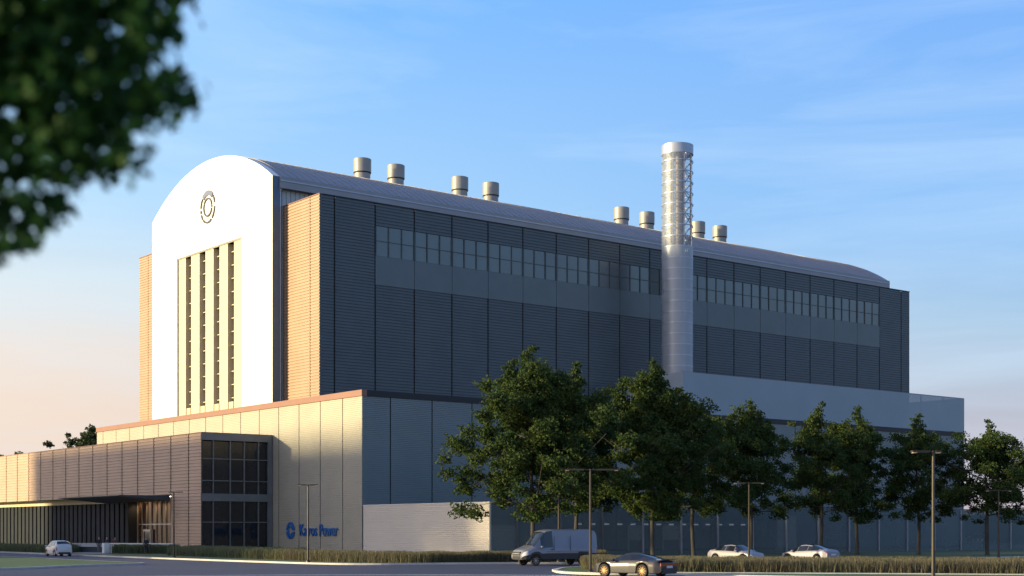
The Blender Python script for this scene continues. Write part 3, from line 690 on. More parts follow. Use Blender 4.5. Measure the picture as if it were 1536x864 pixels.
def make_car(spec, name, label, cat, loc, heading, group=None):
    """x runs from nose (+) to tail (-)"""
    root = empty(name, loc, heading); tag(root, label, cat, group)
    L_, Wd = spec['L'], spec['W']/2; top = blur_curve(spec['top'], .09); belt = blur_curve(spec['belt'], .12); roofw = blur_curve(spec['roofw'], .12)
    wid = blur_curve(spec['wid'], .08); rw = spec['wheel_r']; sill = spec['sill']; arch = rw+.07
    xs = list(np.linspace(L_/2, -L_/2, int(L_/.03)+1))
    def low_z(x):
        z = sill
        for ax in spec['axles']:
            d = abs(x-ax)
            if d < arch: z = max(z, rw+math.sqrt(arch**2-d**2)*.98)
        return z
    rows = []
    for x in xs:
        w = Wd*wid(x); zl = low_z(x); zb = max(belt(x), zl+.05); zt = max(top(x), zb+.015); wr = min(Wd*roofw(x), w*.97)
        zm = zl+(zb-zl)*.55
        e_ = min(1, (L_/2-abs(x))/.10); 
        zl2 = zl if abs(L_/2-abs(x)) > .12 else zl+.10*(1-e_)
        rise = zt-zb
        rows.append([(0, zl2), (w*.93, zl2), (w*.995, zl2+.04), (w, zm), (w*.985, zb-.05*(zb-zm)), (w*.955, zb+min(.03, rise*.4)), (wr+(w*.955-wr)*.03, zt-min(.10, rise*.35)), (wr*.86, zt-min(.03, rise*.12)), (wr*.45, zt-.004), (0, zt)])
    groups = {}
    def add(nm, side, quad): groups.setdefault((nm, side), []).append(quad)
    nr = len(rows[0])
    for i in range(len(xs)-1):
        xm = (xs[i]+xs[i+1])/2
        for r in range(nr-1):
            for s_ in (1, -1):
                q = [(xs[i], s_*rows[i][r][0], rows[i][r][1]), (xs[i+1], s_*rows[i+1][r][0], rows[i+1][r][1]), (xs[i+1], s_*rows[i+1][r+1][0], rows[i+1][r+1][1]), (xs[i], s_*rows[i][r+1][0], rows[i][r+1][1])]
                if s_ < 0: q = q[::-1]
                nm = 'body'
                if r == 5:
                    for k_, (w0, w1) in enumerate(spec['side_win']):
                        if w0 < xm < w1: nm = 'side_window%d' % k_
                if r >= 6:
                    if spec['screen'][0] < xm < spec['screen'][1]: nm = 'windscreen'
                    if spec['rear'][0] < xm < spec['rear'][1]: nm = 'rear_window'
                if spec.get('glass_roof') and r >= 7 and spec['glass_roof'][0] < xm < spec['glass_roof'][1]: nm = 'roof_glass'
                if r in spec.get('head_rows', (3, 4)) and xm > L_/2-spec['headlen']: nm = 'headlight'
                if r in spec.get('tail_rows', (3, 4)) and xm < -L_/2+spec['taillen']: nm = 'taillight'
                if r in (1, 2) and spec.get('trim'): nm = 'lower_trim' if (r == 1 or spec['trim'] == 2) else nm
                add(nm, s_ if nm in ('headlight', 'taillight') or nm.startswith('side_window') else 0, q)
    for (nm, s_), qs in groups.items():
        mb = MB()
        for q in qs: mb.quad(*q)
        if nm == 'body':
            for i in (0, -1):
                ring = [(xs[i], y, z) for y, z in rows[i]]+[(xs[i], -y, z) for y, z in rows[i][::-1]]
                mb.poly(ring)
        base = nm.rstrip('0123456789')
        m_ = {'body': spec['paint'], 'side_window': M['car_glass'], 'windscreen': M['car_glass'], 'rear_window': M['car_glass'], 'roof_glass': M['car_glass'], 'headlight': M['headlight'], 'taillight': M['taillight'], 'lower_trim': M['trim']}[base]
        part(mb, base, m_, root)
    # grille / bumpers
    part(MB().box(L_/2-.03, L_/2+.02, -Wd*.55, Wd*.55, sill+.10, sill+.26), 'grille', M['trim'], root, False)
    if spec.get('big_grille'):
        z0, z1 = spec['big_grille']; part(MB().box(L_/2-.05, L_/2+.03, -Wd*.55, Wd*.55, z0, z1), 'grille', M['trim'], root, False)
        part(MB().box(L_/2+.03, L_/2+.05, -Wd*.5, Wd*.5, (z0+z1)/2-.03, (z0+z1)/2+.03), 'grille_bar', M['rim'], root, False)
    part(MB().box(-L_/2-.02, -L_/2+.04, -Wd*.7, Wd*.7, sill+.02, sill+.20), 'rear_bumper', M['trim'], root, False)
    zp = spec['plate_z']; part(MB().box(-L_/2-.03, -L_/2+.01, -.26, .26, zp, zp+.12), 'number_plate', M['plate'], root, False)
    for s_ in (-1, 1):   # mirrors, wheels
        mx_, mz = spec['mirror']; w = Wd*1.0
        part(MB().lathe((mx_, s_*(w+.10), mz), (0, 1, 0), [(.02, -.12), (.075, -.09), (.09, 0), (.075, .09), (.02, .12)], 10), 'mirror', spec['paint'], root)
        for ax in spec['axles']:
            y = s_*(Wd-.12); wh = empty('wheel', (ax, y, rw)); wh.parent = root
            part(MB().lathe((0, 0, 0), (0, 1, 0), [(rw*.66, -.10), (rw*.93, -.115), (rw, -.08), (rw, .08), (rw*.93, .115), (rw*.66, .10)], 30), 'tyre', M['tyre'], wh)
            rm = MB(); rm.lathe((0, 0, 0), (0, 1, 0), [(rw*.67, -.10), (rw*.62, -.02), (rw*.62, .02), (rw*.67, .10)], 30)
            for k_ in range(spec.get('spokes', 5)):
                t = 2*math.pi*k_/spec.get('spokes', 5); d = Vector((math.cos(t), 0, math.sin(t))); p_ = Vector((-math.sin(t), 0, math.cos(t)))
                yo = s_*.075
                sw = rw*(.10 if spec.get('spokes', 5) < 8 else .045); rm.box3(d*.03-p_*sw+Vector((0, yo-.02, 0)), d*rw*.60, p_*sw*2, Vector((0, .04, 0)))
            rm.lathe((0, s_*.07, 0), (0, 1, 0), [(0, -.03), (rw*.16, -.03), (rw*.16, .03), (0, .03)], 12)
            part(rm, 'rim', spec['rim'], wh)
            part(MB().lathe((0, 0, 0), (0, 1, 0), [(0, -.03), (rw*.6, -.03), (rw*.6, .03), (0, .03)], 20), 'brake_disc', M['trim'], wh)
    for o in spec.get('extra', []): o(root)
    return root
deg = R
def heading_left_away(phi): return math.pi-phi     # nose points left and away
van = dict(L=5.95, W=2.06, wheel_r=.36, sill=.42, axles=(1.98, -1.80), paint=M['van_paint'], rim=M['rim'], spokes=8,
    top=[(-2.98, 2.05), (-2.90, 2.48), (-2.5, 2.55), (.6, 2.55), (1.05, 2.48), (1.25, 2.38), (2.05, 1.42), (2.75, 1.16), (2.93, 1.02), (2.98, .72)],
    belt=[(-2.98, 1.25), (.9, 1.25), (1.9, 1.18), (2.6, 1.02), (2.9, .9), (2.98, .62)],
    roofw=[(-2.98, .80), (.8, .80), (1.2, .77), (2.1, .86), (2.98, .7)], wid=[(-2.98, .93), (-2.7, 1), (2.2, 1), (2.7, .94), (2.98, .74)],
    side_win=[(.62, 1.55)], screen=(1.22, 2.08), rear=(9, 9), headlen=.42, taillen=.10, trim=2, plate_z=.85, mirror=(1.55, 1.32), big_grille=(.72, .98), head_rows=(3, 4))
def van_detail(root):
    for s_ in (-1, 1):
        y = s_*1.03
        part(MB().box(-2.6, 1.1, min(y-.02*s_, y+.025*s_), max(y-.02*s_, y+.025*s_), .98, 1.05), 'side_moulding', M['van_paint'], root, False)
        for x in (.55, -.75): part(MB().box(x-.012, x+.012, min(y-.02*s_, y+.012*s_), max(y-.02*s_, y+.012*s_), 1.06, 2.1), 'door_gap', M['trim'], root, False)
        part(MB().box(.62, .78, min(y, y+.04*s_), max(y, y+.04*s_), 1.12, 1.17), 'door_handle', M['trim'], root, False)
    part(MB().box(-2.97, -2.9, -.75, .75, 2.25, 2.30), 'roof_rail', M['taillight'], root, False)
van['extra'] = [van_detail]
make_car(van, 'delivery_van', 'silver grey high roof delivery van driving left on the road', 'van', at(831, 101.3), math.pi+R(27))
def spoiler(root):
    part(MB().box(-2.22, -1.92, -.72, .72, .93, .97), 'spoiler', M['trim'], root, False)
    part(MB().box(-2.26, -2.22, -.80, .80, .60, .76), 'rear_light_bar', M['taillight'], root, False)
    part(MB().box(-2.28, -2.18, -.55, .55, .30, .46), 'diffuser', M['trim'], root, False)
sport = dict(L=4.5, W=1.90, wheel_r=.345, sill=.20, axles=(1.30, -1.15), paint=M['car_grey'], rim=M['rim_gold'], spokes=10,
    top=[(-2.25, .62), (-2.15, .86), (-1.7, .97), (-1.1, 1.13), (-.45, 1.27), (-.1, 1.29), (.2, 1.25), (.95, .90), (1.5, .80), (2.05, .64), (2.25, .45)],
    belt=[(-2.25, .60), (-2.1, .80), (-1.2, .88), (0, .86), (.9, .82), (1.4, .80), (2.0, .64), (2.25, .42)],
    roofw=[(-2.25, .6), (-1.6, .55), (-.8, .58), (.1, .60), (.9, .76), (1.6, .72), (2.25, .5)], wid=[(-2.25, .80), (-1.9, .96), (-1.15, 1.0), (-.2, .94), (1.3, .96), (1.9, .90), (2.25, .62)],
    side_win=[(-.95, -.32), (-.29, .72)], screen=(.22, .93), rear=(-1.62, -.62), headlen=.42, taillen=.06, plate_z=.5, mirror=(.62, .90), extra=[spoiler], head_rows=(4,), tail_rows=(4,))
make_car(sport, 'sports_car', 'low grey sports car with gold wheels and rear spoiler at the bottom edge', 'car', at(951, 76.3), heading_left_away(R(40)))
hatch = dict(L=3.55, W=1.62, wheel_r=.29, sill=.20, axles=(1.16, -1.18), paint=mat('bright_white_paint', (.50, .50, .51), .35, 0, .02, coat=.5), rim=M['rim'], spokes=6,
    top=[(-1.775, .75), (-1.70, 1.18), (-1.40, 1.44), (-.9, 1.50), (.1, 1.50), (.45, 1.42), (1.12, .98), (1.6, .84), (1.775, .60)],
    belt=[(-1.775, .72), (-1.6, .98), (-.5, .94), (.9, .90), (1.5, .78), (1.775, .55)],
    roofw=[(-1.775, .78), (-1.2, .76), (.3, .76), (1.1, .86), (1.775, .6)], wid=[(-1.775, .88), (-1.5, 1), (1.2, 1), (1.55, .92), (1.775, .7)],
    side_win=[(-1.25, -.62), (-.59, .38), (.41, .90)], screen=(.42, 1.08), rear=(-1.66, -1.32), headlen=.35, taillen=.12, plate_z=.62, mirror=(.75, .98), head_rows=(4,), tail_rows=(3, 4))
make_car(hatch, 'small_car', 'small white hatchback driving left past the slatted glass front', 'car', at(87.5, 138.2), heading_left_away(R(54)))
sedan = dict(L=4.45, W=1.80, wheel_r=.33, sill=.20, axles=(1.36, -1.36), paint=M['car_white'], rim=M['rim'], spokes=10,
    top=[(-2.225, .80), (-2.15, 1.0), (-1.75, 1.08), (-.75, 1.38), (-.1, 1.43), (.35, 1.39), (1.25, .96), (1.9, .80), (2.225, .52)],
    belt=[(-2.225, .74), (-2.0, .96), (-.5, .92), (1.1, .86), (1.9, .72), (2.225, .48)],
    roofw=[(-2.225, .72), (-1.7, .68), (-.7, .64), (.3, .64), (1.2, .80), (2.225, .58)], wid=[(-2.225, .84), (-1.8, .98), (1.4, 1), (1.9, .92), (2.225, .66)],
    side_win=[(-1.45, -.44), (-.41, .46), (.49, 1.08)], screen=(.36, 1.20), rear=(-1.72, -.72), headlen=.40, taillen=.30, plate_z=.62, mirror=(.80, .93), glass_roof=(-.72, .36), head_rows=(4,), tail_rows=(4,))
make_car(sedan, 'parked_car', 'white sedan with its nose to the right, parked left behind the tall grass', 'car', at(1105, 107.5), -R(50), 'white sedans parked behind the tall grass')
make_car(sedan, 'parked_car', 'white sedan seen from its rear corner, parked right behind the tall grass', 'car', at(1214, 107.5), heading_left_away(R(50)), 'white sedans parked behind the tall grass')

# ================================================================== PEOPLE
def skin_mesh(verts, edges, radii, name, m, parent, sub=2, root_i=0):
    me = bpy.data.meshes.new(name); me.from_pydata(verts, edges, []); o = bpy.data.objects.new(name, me); COL.objects.link(o)
    mo = o.modifiers.new('s', 'SKIN'); 
    for i, r in enumerate(radii):
        sv = me.skin_vertices[0].data[i]; sv.radius = r if hasattr(r, '__len__') else (r, r); sv.use_root = (i == root_i)
    mo.use_smooth_shade = True
    s_ = o.modifiers.new('b', 'SUBSURF'); s_.levels = sub; s_.render_levels = sub
    bpy.context.view_layer.update()
    em = bpy.data.meshes.new_from_object(o.evaluated_get(bpy.context.evaluated_depsgraph_get()))
    em.materials.clear(); em.materials.append(m)
    bpy.data.objects.remove(o); bpy.data.meshes.remove(me)
    em.name = name; n_ = bpy.data.objects.new(name, em); COL.objects.link(n_); n_.parent = parent; return n_
def person(loc, rz, label, top_m, leg_m, stride=.12, arm='down', scale=1.0):
    root = empty('person', loc, rz); tag(root, label, 'person'); S = scale
    hip = .93; sh = 1.43
    J = {'pelvis': (0, 0, hip), 'waist': (0, 0, 1.08), 'chest': (0, .0, 1.28), 'neckb': (0, 0, 1.46), 'neck': (0, .01, 1.53), 'head': (0, .02, 1.63), 'crown': (0, .01, 1.73)}
    rad = {'pelvis': (.14, .11), 'waist': (.125, .10), 'chest': (.155, .11), 'neckb': (.09, .07), 'neck': (.055, .055), 'head': (.078, .095), 'crown': (.055, .07)}
    E_ = [('pelvis', 'waist'), ('waist', 'chest'), ('chest', 'neckb'), ('neckb', 'neck'), ('neck', 'head'), ('head', 'crown')]
    for s_, sd_ in ((-1, 'l'), (1, 'r')):
        yy = stride*s_
        J['hip'+sd_] = (.10*s_, 0, hip-.04); J['knee'+sd_] = (.10*s_, yy*.5+.03, .50); J['ankle'+sd_] = (.10*s_, yy, .09); J['toe'+sd_] = (.11*s_, yy+.17, .04)
        rad['hip'+sd_] = .09; rad['knee'+sd_] = .062; rad['ankle'+sd_] = .042; rad['toe'+sd_] = (.04, .035)
        J['sho'+sd_] = (.185*s_, 0, sh)
        if arm == 'down': el = (.225*s_, -.03-.05*s_, 1.15); wr = (.235*s_, .06-.07*s_, .90)
        else: el = (.24*s_, -.05, 1.17); wr = (.10*s_, .20, 1.10)
        J['elb'+sd_] = el; J['wri'+sd_] = wr
        d = (Vector(wr)-Vector(el)).normalized(); J['palm'+sd_] = tuple(Vector(wr)+d*.07)
        rad['sho'+sd_] = .06; rad['elb'+sd_] = .042; rad['wri'+sd_] = .028; rad['palm'+sd_] = (.034, .02)
        E_ += [('pelvis', 'hip'+sd_), ('hip'+sd_, 'knee'+sd_), ('knee'+sd_, 'ankle'+sd_), ('ankle'+sd_, 'toe'+sd_), ('neckb', 'sho'+sd_), ('sho'+sd_, 'elb'+sd_), ('elb'+sd_, 'wri'+sd_), ('wri'+sd_, 'palm'+sd_)]
        for q in range(5):
            o_ = Vector((0, (q-1.5)*.018, 0)); ln_ = (.075, .085, .08, .065, .05)[q] if q < 4 else .055
            base = Vector(J['palm'+sd_]) if q < 4 else Vector(wr)+d*.03
            tip = base+o_+d*ln_ if q < 4 else base+Vector((0, .05, -.03))
            J['f%d%s' % (q, sd_)] = tuple(tip); rad['f%d%s' % (q, sd_)] = .009; E_.append((('palm' if q < 4 else 'wri')+sd_, 'f%d%s' % (q, sd_)))
    K = list(J); sc3 = lambda p: (p[0]*S, p[1]*S, p[2]*S)
    def sub(keys, grow, name, m, rt):
        keys = [k_ for k_ in K if k_ in keys]; idx = {k_: i for i, k_ in enumerate(keys)}
        return skin_mesh([sc3(J[k_]) for k_ in keys], [(idx[a_], idx[b_]) for a_, b_ in E_ if a_ in idx and b_ in idx],
                         [tuple((x+grow)*S for x in (rad[k_] if hasattr(rad[k_], '__len__') else (rad[k_],)*2)) for k_ in keys], name, m, root, 1, idx[rt])
    sub(K, 0, 'body', M['skin'], 'pelvis')
    sub(['pelvis', 'waist', 'chest', 'neckb', 'shol', 'shor', 'elbl', 'elbr', 'wril', 'wrir'], .022, 'jacket', top_m, 'pelvis')
    sub(['pelvis', 'hipl', 'hipr', 'kneel', 'kneer', 'anklel', 'ankler'], .02, 'trousers', leg_m, 'pelvis')
    for s_ in 'lr': 
        skin_mesh([sc3(J['ankle'+s_]), sc3(J['toe'+s_])], [(0, 1)], [.05*S, .045*S], 'shoe', M['trim'], root, 1)
    skin_mesh([sc3((0, -.02, 1.67)), sc3((0, -.005, 1.755))], [(0, 1)], [(.088*S, .10*S), (.06*S, .075*S)], 'hair', M['hair'], root, 1)
    for x in (-.032, .032): part(MB().lathe(sc3((x, .108, 1.645)), (0, 1, 0), [(0, -.008), (.011*S, -.004), (.011*S, .004), (0, .008)], 8), 'eye', M['trim'], root)
    part(MB().lathe(sc3((0, .108, 1.615)), (0, .2, 1), [(.004, -.03), (.015, -.012), (.006, .03)], 8), 'nose', M['skin'], root)
    return root
person(at(148.5, 158.5), R(200), 'person in dark jacket and grey trousers, leftmost of two before the entrance bench', M['cloth_dark'], M['cloth_grey'])
person(at(160.5, 158.5), R(150), 'person in navy clothes right beside the white end post of the planter wall', M['cloth_navy'], M['cloth_dark'], arm='front')
person(at(172.5, 163.0), R(180), 'person in red brown top standing behind the low planter wall', M['cloth_red'], M['cloth_navy'], scale=.98)
person(at(219, 151.5), R(10), 'person all in black walking alone on the grass before the planter wall', M['cloth_dark'], M['cloth_dark'], stride=.18)

# ================================================================== VEGETATION
def leaf_mesh(name, centers, sizes, m, parent, seed=0, flat=.0):
    r = np.random.default_rng(seed); n = len(centers)
    d1 = r.normal(size=(n, 3)); d1 /= np.linalg.norm(d1, axis=1)[:, None]
    t = r.normal(size=(n, 3)); t[:, 2] *= .6; d2 = np.cross(d1, t); d2 /= np.linalg.norm(d2, axis=1)[:, None]
    s = sizes[:, None]
    v = np.empty((n, 4, 3)); v[:, 0] = centers-d1*s*.55; v[:, 1] = centers+d2*s*.36; v[:, 2] = centers+d1*s*.55; v[:, 3] = centers-d2*s*.36
    off = np.array(wloc(parent)) if parent else np.zeros(3)
    v = (v-off).reshape(-1, 3)
    me = bpy.data.meshes.new(name); me.vertices.add(4*n); me.vertices.foreach_set('co', v.ravel()); me.loops.add(4*n); me.loops.foreach_set('vertex_index', np.arange(4*n)); me.polygons.add(n)
    me.polygons.foreach_set('loop_start', np.arange(n)*4); me.polygons.foreach_set('loop_total', np.full(n, 4)); me.update(); me.materials.append(m)
    o = bpy.data.objects.new(name, me); COL.objects.link(o); o.parent = parent; return o
def tree(base, h, cr, clear, label, seed, m='leaf', group='street trees in front of the mesh fence', leaf=.20, nclump=95, per=480, lean=(0, 0), trunk_r=.19):
    r = random.Random(seed); root = empty('street_tree' if group else 'tree', base); tag(root, label, 'tree', group)
    base = Vector(base)
    tips = []; tm = MB(); zc = clear
    top = base+Vector((lean[0], lean[1], h*(.76 if m == 'leaf_far' else .93)))
    mid = base+Vector((lean[0]*.3+r.uniform(-.15, .15), lean[1]*.3, h*.4))
    tm.tube([base, base+Vector((0, 0, .3)), base*.5+mid*.5+Vector((r.uniform(-.1, .1), 0, 0)), mid, mid*.5+top*.5+Vector((r.uniform(-.3, .3), r.uniform(-.3, .3), 0)), top], [trunk_r*1.35, trunk_r, trunk_r*.88, trunk_r*.7, trunk_r*.38, .03], 9)
    tm.build('trunk', M['bark'], root, True)
    bm_ = MB(); cl = []
    nb = max(9, nclump//7)
    for i in range(nb):
        f = (i+.5)/nb; z0 = clear+(h*.73-clear)*f**.95; ang = i*2.4+r.uniform(-.4, .4)
        # crown envelope: wide low-middle, narrowing upward with spires
        env = cr*(math.sin(math.pi*(.24+.66*f))**.75)*(1-.28*f)*r.uniform(.62, 1.2)
        t0 = base.lerp(top, min(1, z0/h)); t0.z = z0
        rise = r.uniform(.25, .55)*env+f*1.2
        t1 = t0+Vector((math.cos(ang)*env, math.sin(ang)*env, rise)); tm_ = t0.lerp(t1, .5)+Vector((0, 0, -.12*env+r.uniform(-.2, .2)))
        bm_.tube([t0, tm_, t1], [trunk_r*.33*(1-.5*f), trunk_r*.2, .02], 6)
        for k_ in range(9):
            q = .25+.80*k_/8; p = (t0.lerp(tm_, q*2) if q < .5 else tm_.lerp(t1, q*2-1)); sp = .15*env+.30
            p = p+Vector((r.gauss(0, sp), r.gauss(0, sp), r.gauss(0, sp*.7)))
            cl.append((p, r.uniform(.40, 1.05)*(.60+cr*.08)))
            if k_ % 2: bm_.tube([t0.lerp(tm_, q), p], [.035, .012], 4)
    for i in range(0 if m == 'leaf_far' else max(4, nclump//18)):            # spires at the top
        a_ = r.uniform(0, 6.28); rr = (.10+.40*r.random())*cr if i else 0; zz = h-(r.uniform(.01, .14)*h+rr*.35 if i else 0)
        p = Vector((top.x+math.cos(a_)*rr, top.y+math.sin(a_)*rr, zz)); bm_.tube([base.lerp(top, .75), p], [.05, .015], 5)
        for k_ in range(6): cl.append((p+Vector((r.gauss(0, .12+.06*k_), r.gauss(0, .12+.06*k_), -.3-k_*.5)), r.uniform(.34, .50)+.10*k_))
    bm_.build('limb', M['bark'], root, True)
    rr_ = np.random.default_rng(seed); C = []
    for p, rad_ in cl:
        n_ = int(per*(rad_/.8)**1.6); d = rr_.normal(size=(n_, 3)); d /= np.linalg.norm(d, axis=1)[:, None]; q = rad_*(rr_.random(n_)**.5)*(1+.35*np.sin(d[:, 0]*5+d[:, 2]*4+p.x))
        C.append(np.array(p)+d*q[:, None]*np.array([1.05, 1.05, .72]))
    C = np.concatenate(C); C = C[C[:, 2] > clear*.86]
    leaf_mesh('crown', C, leaf*rr_.uniform(.55, 1.25, len(C)), M[m], root, seed); return root
# (picture x, distance, height, crown radius, clear trunk, label)
TR = [(799, 111, 16.8, 6.3, 3.6, 'largest and nearest leafy tree, rising behind the van cab', 1, 125),
      (862, 125, 17.2, 4.9, 4.2, 'leafy tree behind the rear of the van, half merged with the largest tree', 2, 115),
      (979, 118, 16.6, 5.2, 3.8, 'tall leafy tree in front of the exhaust stack, behind the sports car', 3, 120),
      (1040, 133, 14.6, 3.9, 3.9, 'leafy tree just right of the exhaust stack, left of the parked sedans', 4, 80),
      (1126, 137, 15.0, 4.2, 4.0, 'leafy tree standing behind the left white sedan', 5, 90),
      (1231, 142, 15.2, 3.5, 3.9, 'leafy tree standing behind the right white sedan', 6, 80),
      (1286, 146, 15.1, 3.6, 3.6, 'slim leafy tree just right of the right white sedan', 7, 80),
      (1378, 148, 14.6, 3.6, 3.8, 'leafy tree just left of the nearest lamp post', 8, 80),
      (1481, 143, 13.6, 4.2, 3.7, 'rightmost whole leafy tree, past the corner of the roof screen', 9, 90),
      (1576, 150, 13.4, 4.4, 3.6, 'leafy tree cut by the right edge of the picture', 10, 80)]
for x, D, h, cr_, clr, lb, sd_, nc in TR: tree(at(x, D), h, cr_*(1.05 if D < 130 else 1.3), clr, lb, sd_, nclump=int(nc*1.25), per=420 if D < 130 else 310)
tree(at(143, 262), 25.2, 6.6, 8, 'distant round tree showing over the low roof left of the hall', 21, 'leaf_far', 'distant trees behind the low building', .42, 150, 200)
tree(at(-14, 262), 20.5, 5.8, 5, 'distant tree at the left edge over the low roof', 22, 'leaf_far', 'distant trees behind the low building', .42, 80, 130)
tree(at(28, 300), 21.6, 2.6, 7, 'tiny distant treetop just over the low roof near the left edge', 23, 'leaf_far', 'distant trees behind the low building', .42, 70, 130)

rt = np.random.default_rng(77); Cf = []
for i in range(150):
    c0 = uv(168+rt.uniform(-8, 8), -140+1.5*i, rt.uniform(1.0, 4.6)); q = rt.normal(size=(420, 3))*np.array([2.2, 2.2, 1.1]); Cf.append(np.array(c0)+q)
Cf = np.concatenate(Cf); Cf = Cf[(Cf[:, 2] > 0) & (Cf[:, 2] < 6.6)]
tag(leaf_mesh('far_wood', Cf, np.full(len(Cf), .75), M['leaf_far'], None, 9), 'low dark belt of bushes far behind the mesh fence at right', 'wood', kind='stuff')
# trees added out of frame at left to dapple the pale walls with shade
for q, (b_, h_) in enumerate(((33, 26.5), (26.5, 25.5), (20, 26.0), (13, 25.0))):
    tree(uv(-74+q % 2*4, b_, 0), h_, 6.0, 3.0, ['broad tree beside the office block wall', 'second broad tree from the office block', 'third broad tree from the office block', 'broad tree farthest from the office block'][q], 40+q, 'leaf', 'trees beside the office block', .40, 90, 190)
# near tree at the upper left, out of focus
nr_ = empty('near_tree', (-5.2, 9.8, 0)); tag(nr_, 'near leafy tree hanging into the upper left corner, out of focus', 'tree')
MB().tube([(-5.2, 9.8, 0), (-5.15, 9.8, 2.5), (-5.0, 9.9, 5), (-4.7, 9.9, 8)], [.24, .18, .14, .06], 12).build('trunk', M['bark'], nr_, True)
def near_edge(y):
    return float(np.interp(y, [-400, -60, 0, 40, 80, 110, 135, 160, 185, 205, 235, 262, 275, 300, 325, 350, 375, 395], [330, 300, 296, 282, 250, 268, 306, 300, 262, 235, 236, 228, 150, 108, 100, 74, 42, -20]))
r = random.Random(5); Cn = []; Sn = []; bmn = MB()
for it in range(9000):
    y = r.uniform(-330, 400); x = r.uniform(-430, 320); e_ = near_edge(y)
    if x > e_-14+r.gauss(0, 9): continue
    nz_ = noise.noise(Vector((x*.020, y*.020, 3.1)))+.6*noise.noise(Vector((x*.055, y*.055, 9.2)))
    edge = (e_-x)/150
    th_ = -.05 if edge > 1 else .02 + .10*(1-max(0, edge)) 
    if y > 255: th_ += .22
    if edge < .45: th_ += .16
    if nz_ < th_-.62: continue
    D = r.uniform(8.8, 11.2); p = Vector(((x-768)/F*D, D, H+(YH-y)/F*D))
    if nz_ < th_-.45 and r.random() < .8: continue
    for k_ in range(5 if edge > .5 else 4):
        Cn.append(tuple(p+Vector((r.gauss(0, .045), r.gauss(0, .045), r.gauss(0, .045))))); Sn.append(r.uniform(.055, .115))
for y, x1 in ((60, 250), (140, 280), (230, 200), (330, 70), (0, 240), (-80, 230)):
    D = r.uniform(9.4, 10.4); e1 = Vector(((x1-768)/F*D, D, H+(YH-y)/F*D)); s0 = Vector((-5.0, 9.9, 4.2+r.uniform(-.3, 2)))
    mid = s0.lerp(e1, .5)+Vector((0, 0, .25)); bmn.tube([s0, mid, e1], [.035, .02, .004], 6)
    for k_ in range(8):
        q = r.uniform(.4, .95); p = mid.lerp(e1, q*2-1) if q > .5 else s0.lerp(mid, q*2); bmn.tube([p, p+Vector((r.uniform(.0, .2), r.uniform(-.3, .3), r.uniform(-.25, .15)))], [.008, .002], 4)
bmn.build('limb', M['bark'], nr_, True)
# rest of the crown above and left of the frame
for it in range(2600):
    p = Vector((r.gauss(-5.0, 1.25), r.gauss(10, 1.0), r.gauss(8.2, 1.1)))
    X_ = 768+F*p.x/p.y; Y_ = YH-F*(p.z-H)/p.y
    if X_ > near_edge(Y_) or Y_ > 380 or (X_ > -20 and Y_ > -20): continue
    for k_ in range(4): Cn.append(tuple(p+Vector((r.gauss(0, .07), r.gauss(0, .07), r.gauss(0, .07))))); Sn.append(r.uniform(.06, .10))
leaf_mesh('crown', np.array(Cn), np.array(Sn), M['leaf_near'], nr_, 3)

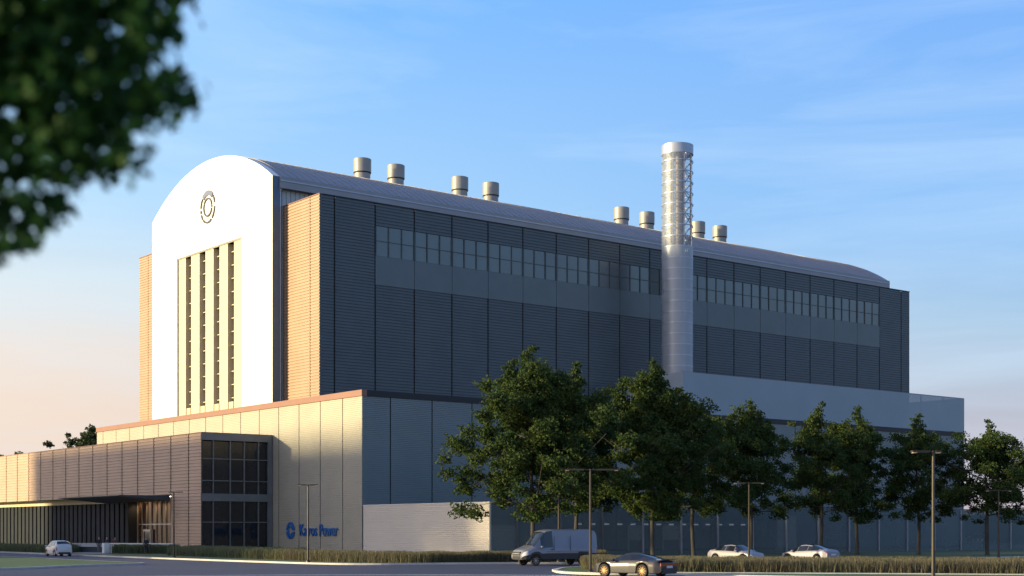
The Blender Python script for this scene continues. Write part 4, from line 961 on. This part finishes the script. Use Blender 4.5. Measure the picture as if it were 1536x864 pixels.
# tall grass
def grass(name, poly_fn, n, h, m, seed, zbase=.1, w=.038):
    """poly_fn(s, t) -> ground point for s, t in 0..1"""
    r = np.random.default_rng(seed); S_ = r.random(n); T_ = r.random(n)
    P_ = np.array([tuple(poly_fn(a, b)) for a, b in zip(S_, T_)]); P_[:, 2] = zbase
    hh = h*(.5+.5*r.random(n))*(1+.04*np.sin(P_[:, 0]*1.9)+.03*np.sin(P_[:, 0]*5.1+P_[:, 1]*2)); ang = r.random(n)*6.28; dx = np.stack([np.cos(ang), np.sin(ang), np.zeros(n)], 1)*w*(.6+.8*r.random(n))[:, None]*.5
    tip = P_+np.stack([r.normal(0, .09, n), r.normal(0, .09, n), hh], 1)
    v = np.stack([P_-dx, P_+dx, tip+dx*.35, tip-dx*.35], 1).reshape(-1, 3)
    me = bpy.data.meshes.new(name); me.vertices.add(4*n); me.vertices.foreach_set('co', v.ravel()); me.loops.add(4*n); me.loops.foreach_set('vertex_index', np.arange(4*n)); me.polygons.add(n)
    me.polygons.foreach_set('loop_start', np.arange(n)*4); me.polygons.foreach_set('loop_total', np.full(n, 4)); me.update(); me.materials.append(m)
    o = bpy.data.objects.new(name, me); COL.objects.link(o); return tag(o, kind='stuff')
def strip(front, depth_dir):
    def fn(s, t):
        k_ = s*(len(front)-1); i = min(int(k_), len(front)-2); p = front[i].lerp(front[i+1], k_-i); return p+depth_dir*t
    return fn
g1 = smooth_line([gp(262, 832.6), gp(370, 837.5), gp(480, 842.0), gp(600, 845.2), gp(690, 845.0), gp(770, 843.5), gp(900, 843)], 5)
tag(grass('tall_grass', strip(g1, Vector((1.0, 6.5, 0))), 80000, .88, M['tall_grass'], 1, 0), 'tall dry grass in a band below the pale walls', 'grass')
g2 = [gp(872, 853.0, .1), gp(900, 857.0, .1), gp(1000, 858.6, .1), gp(1200, 859.6, .1), gp(1620, 861.5, .1)]
tag(grass('tall_grass', strip(g2, Vector((1.6, 9.5, 0))), 150000, .80, M['tall_grass'], 2, .1), 'tall straw coloured grass on the long island at right', 'grass')
g3 = [gp(-180, 823), gp(-60, 825), gp(0, 826.9), gp(60, 828.6), gp(104, 829.2)]
tag(grass('tall_grass', strip(g3, Vector((0, 4.5, 0))), 14000, .95, M['green_grass'], 3, 0, .07), 'dark green grass strip below the slatted glass front', 'grass')
g4 = [at(168, 153.5), at(215, 152.6), at(262, 151.8)]
tag(grass('tall_grass', strip(g4, Vector((0, 2.6, 0))), 9000, .98, M['green_grass'], 4, 0, .07), 'green grass bank before the planter wall', 'grass')
g5 = [gp(250, 832.8), gp(330, 836), gp(420, 839.6)]
tag(grass('tall_grass', strip(g5, Vector((1, 10, 0))), 16000, .95, M['green_grass'], 5, 0, .07), 'greener tall grass below the dark glazed corner', 'grass')
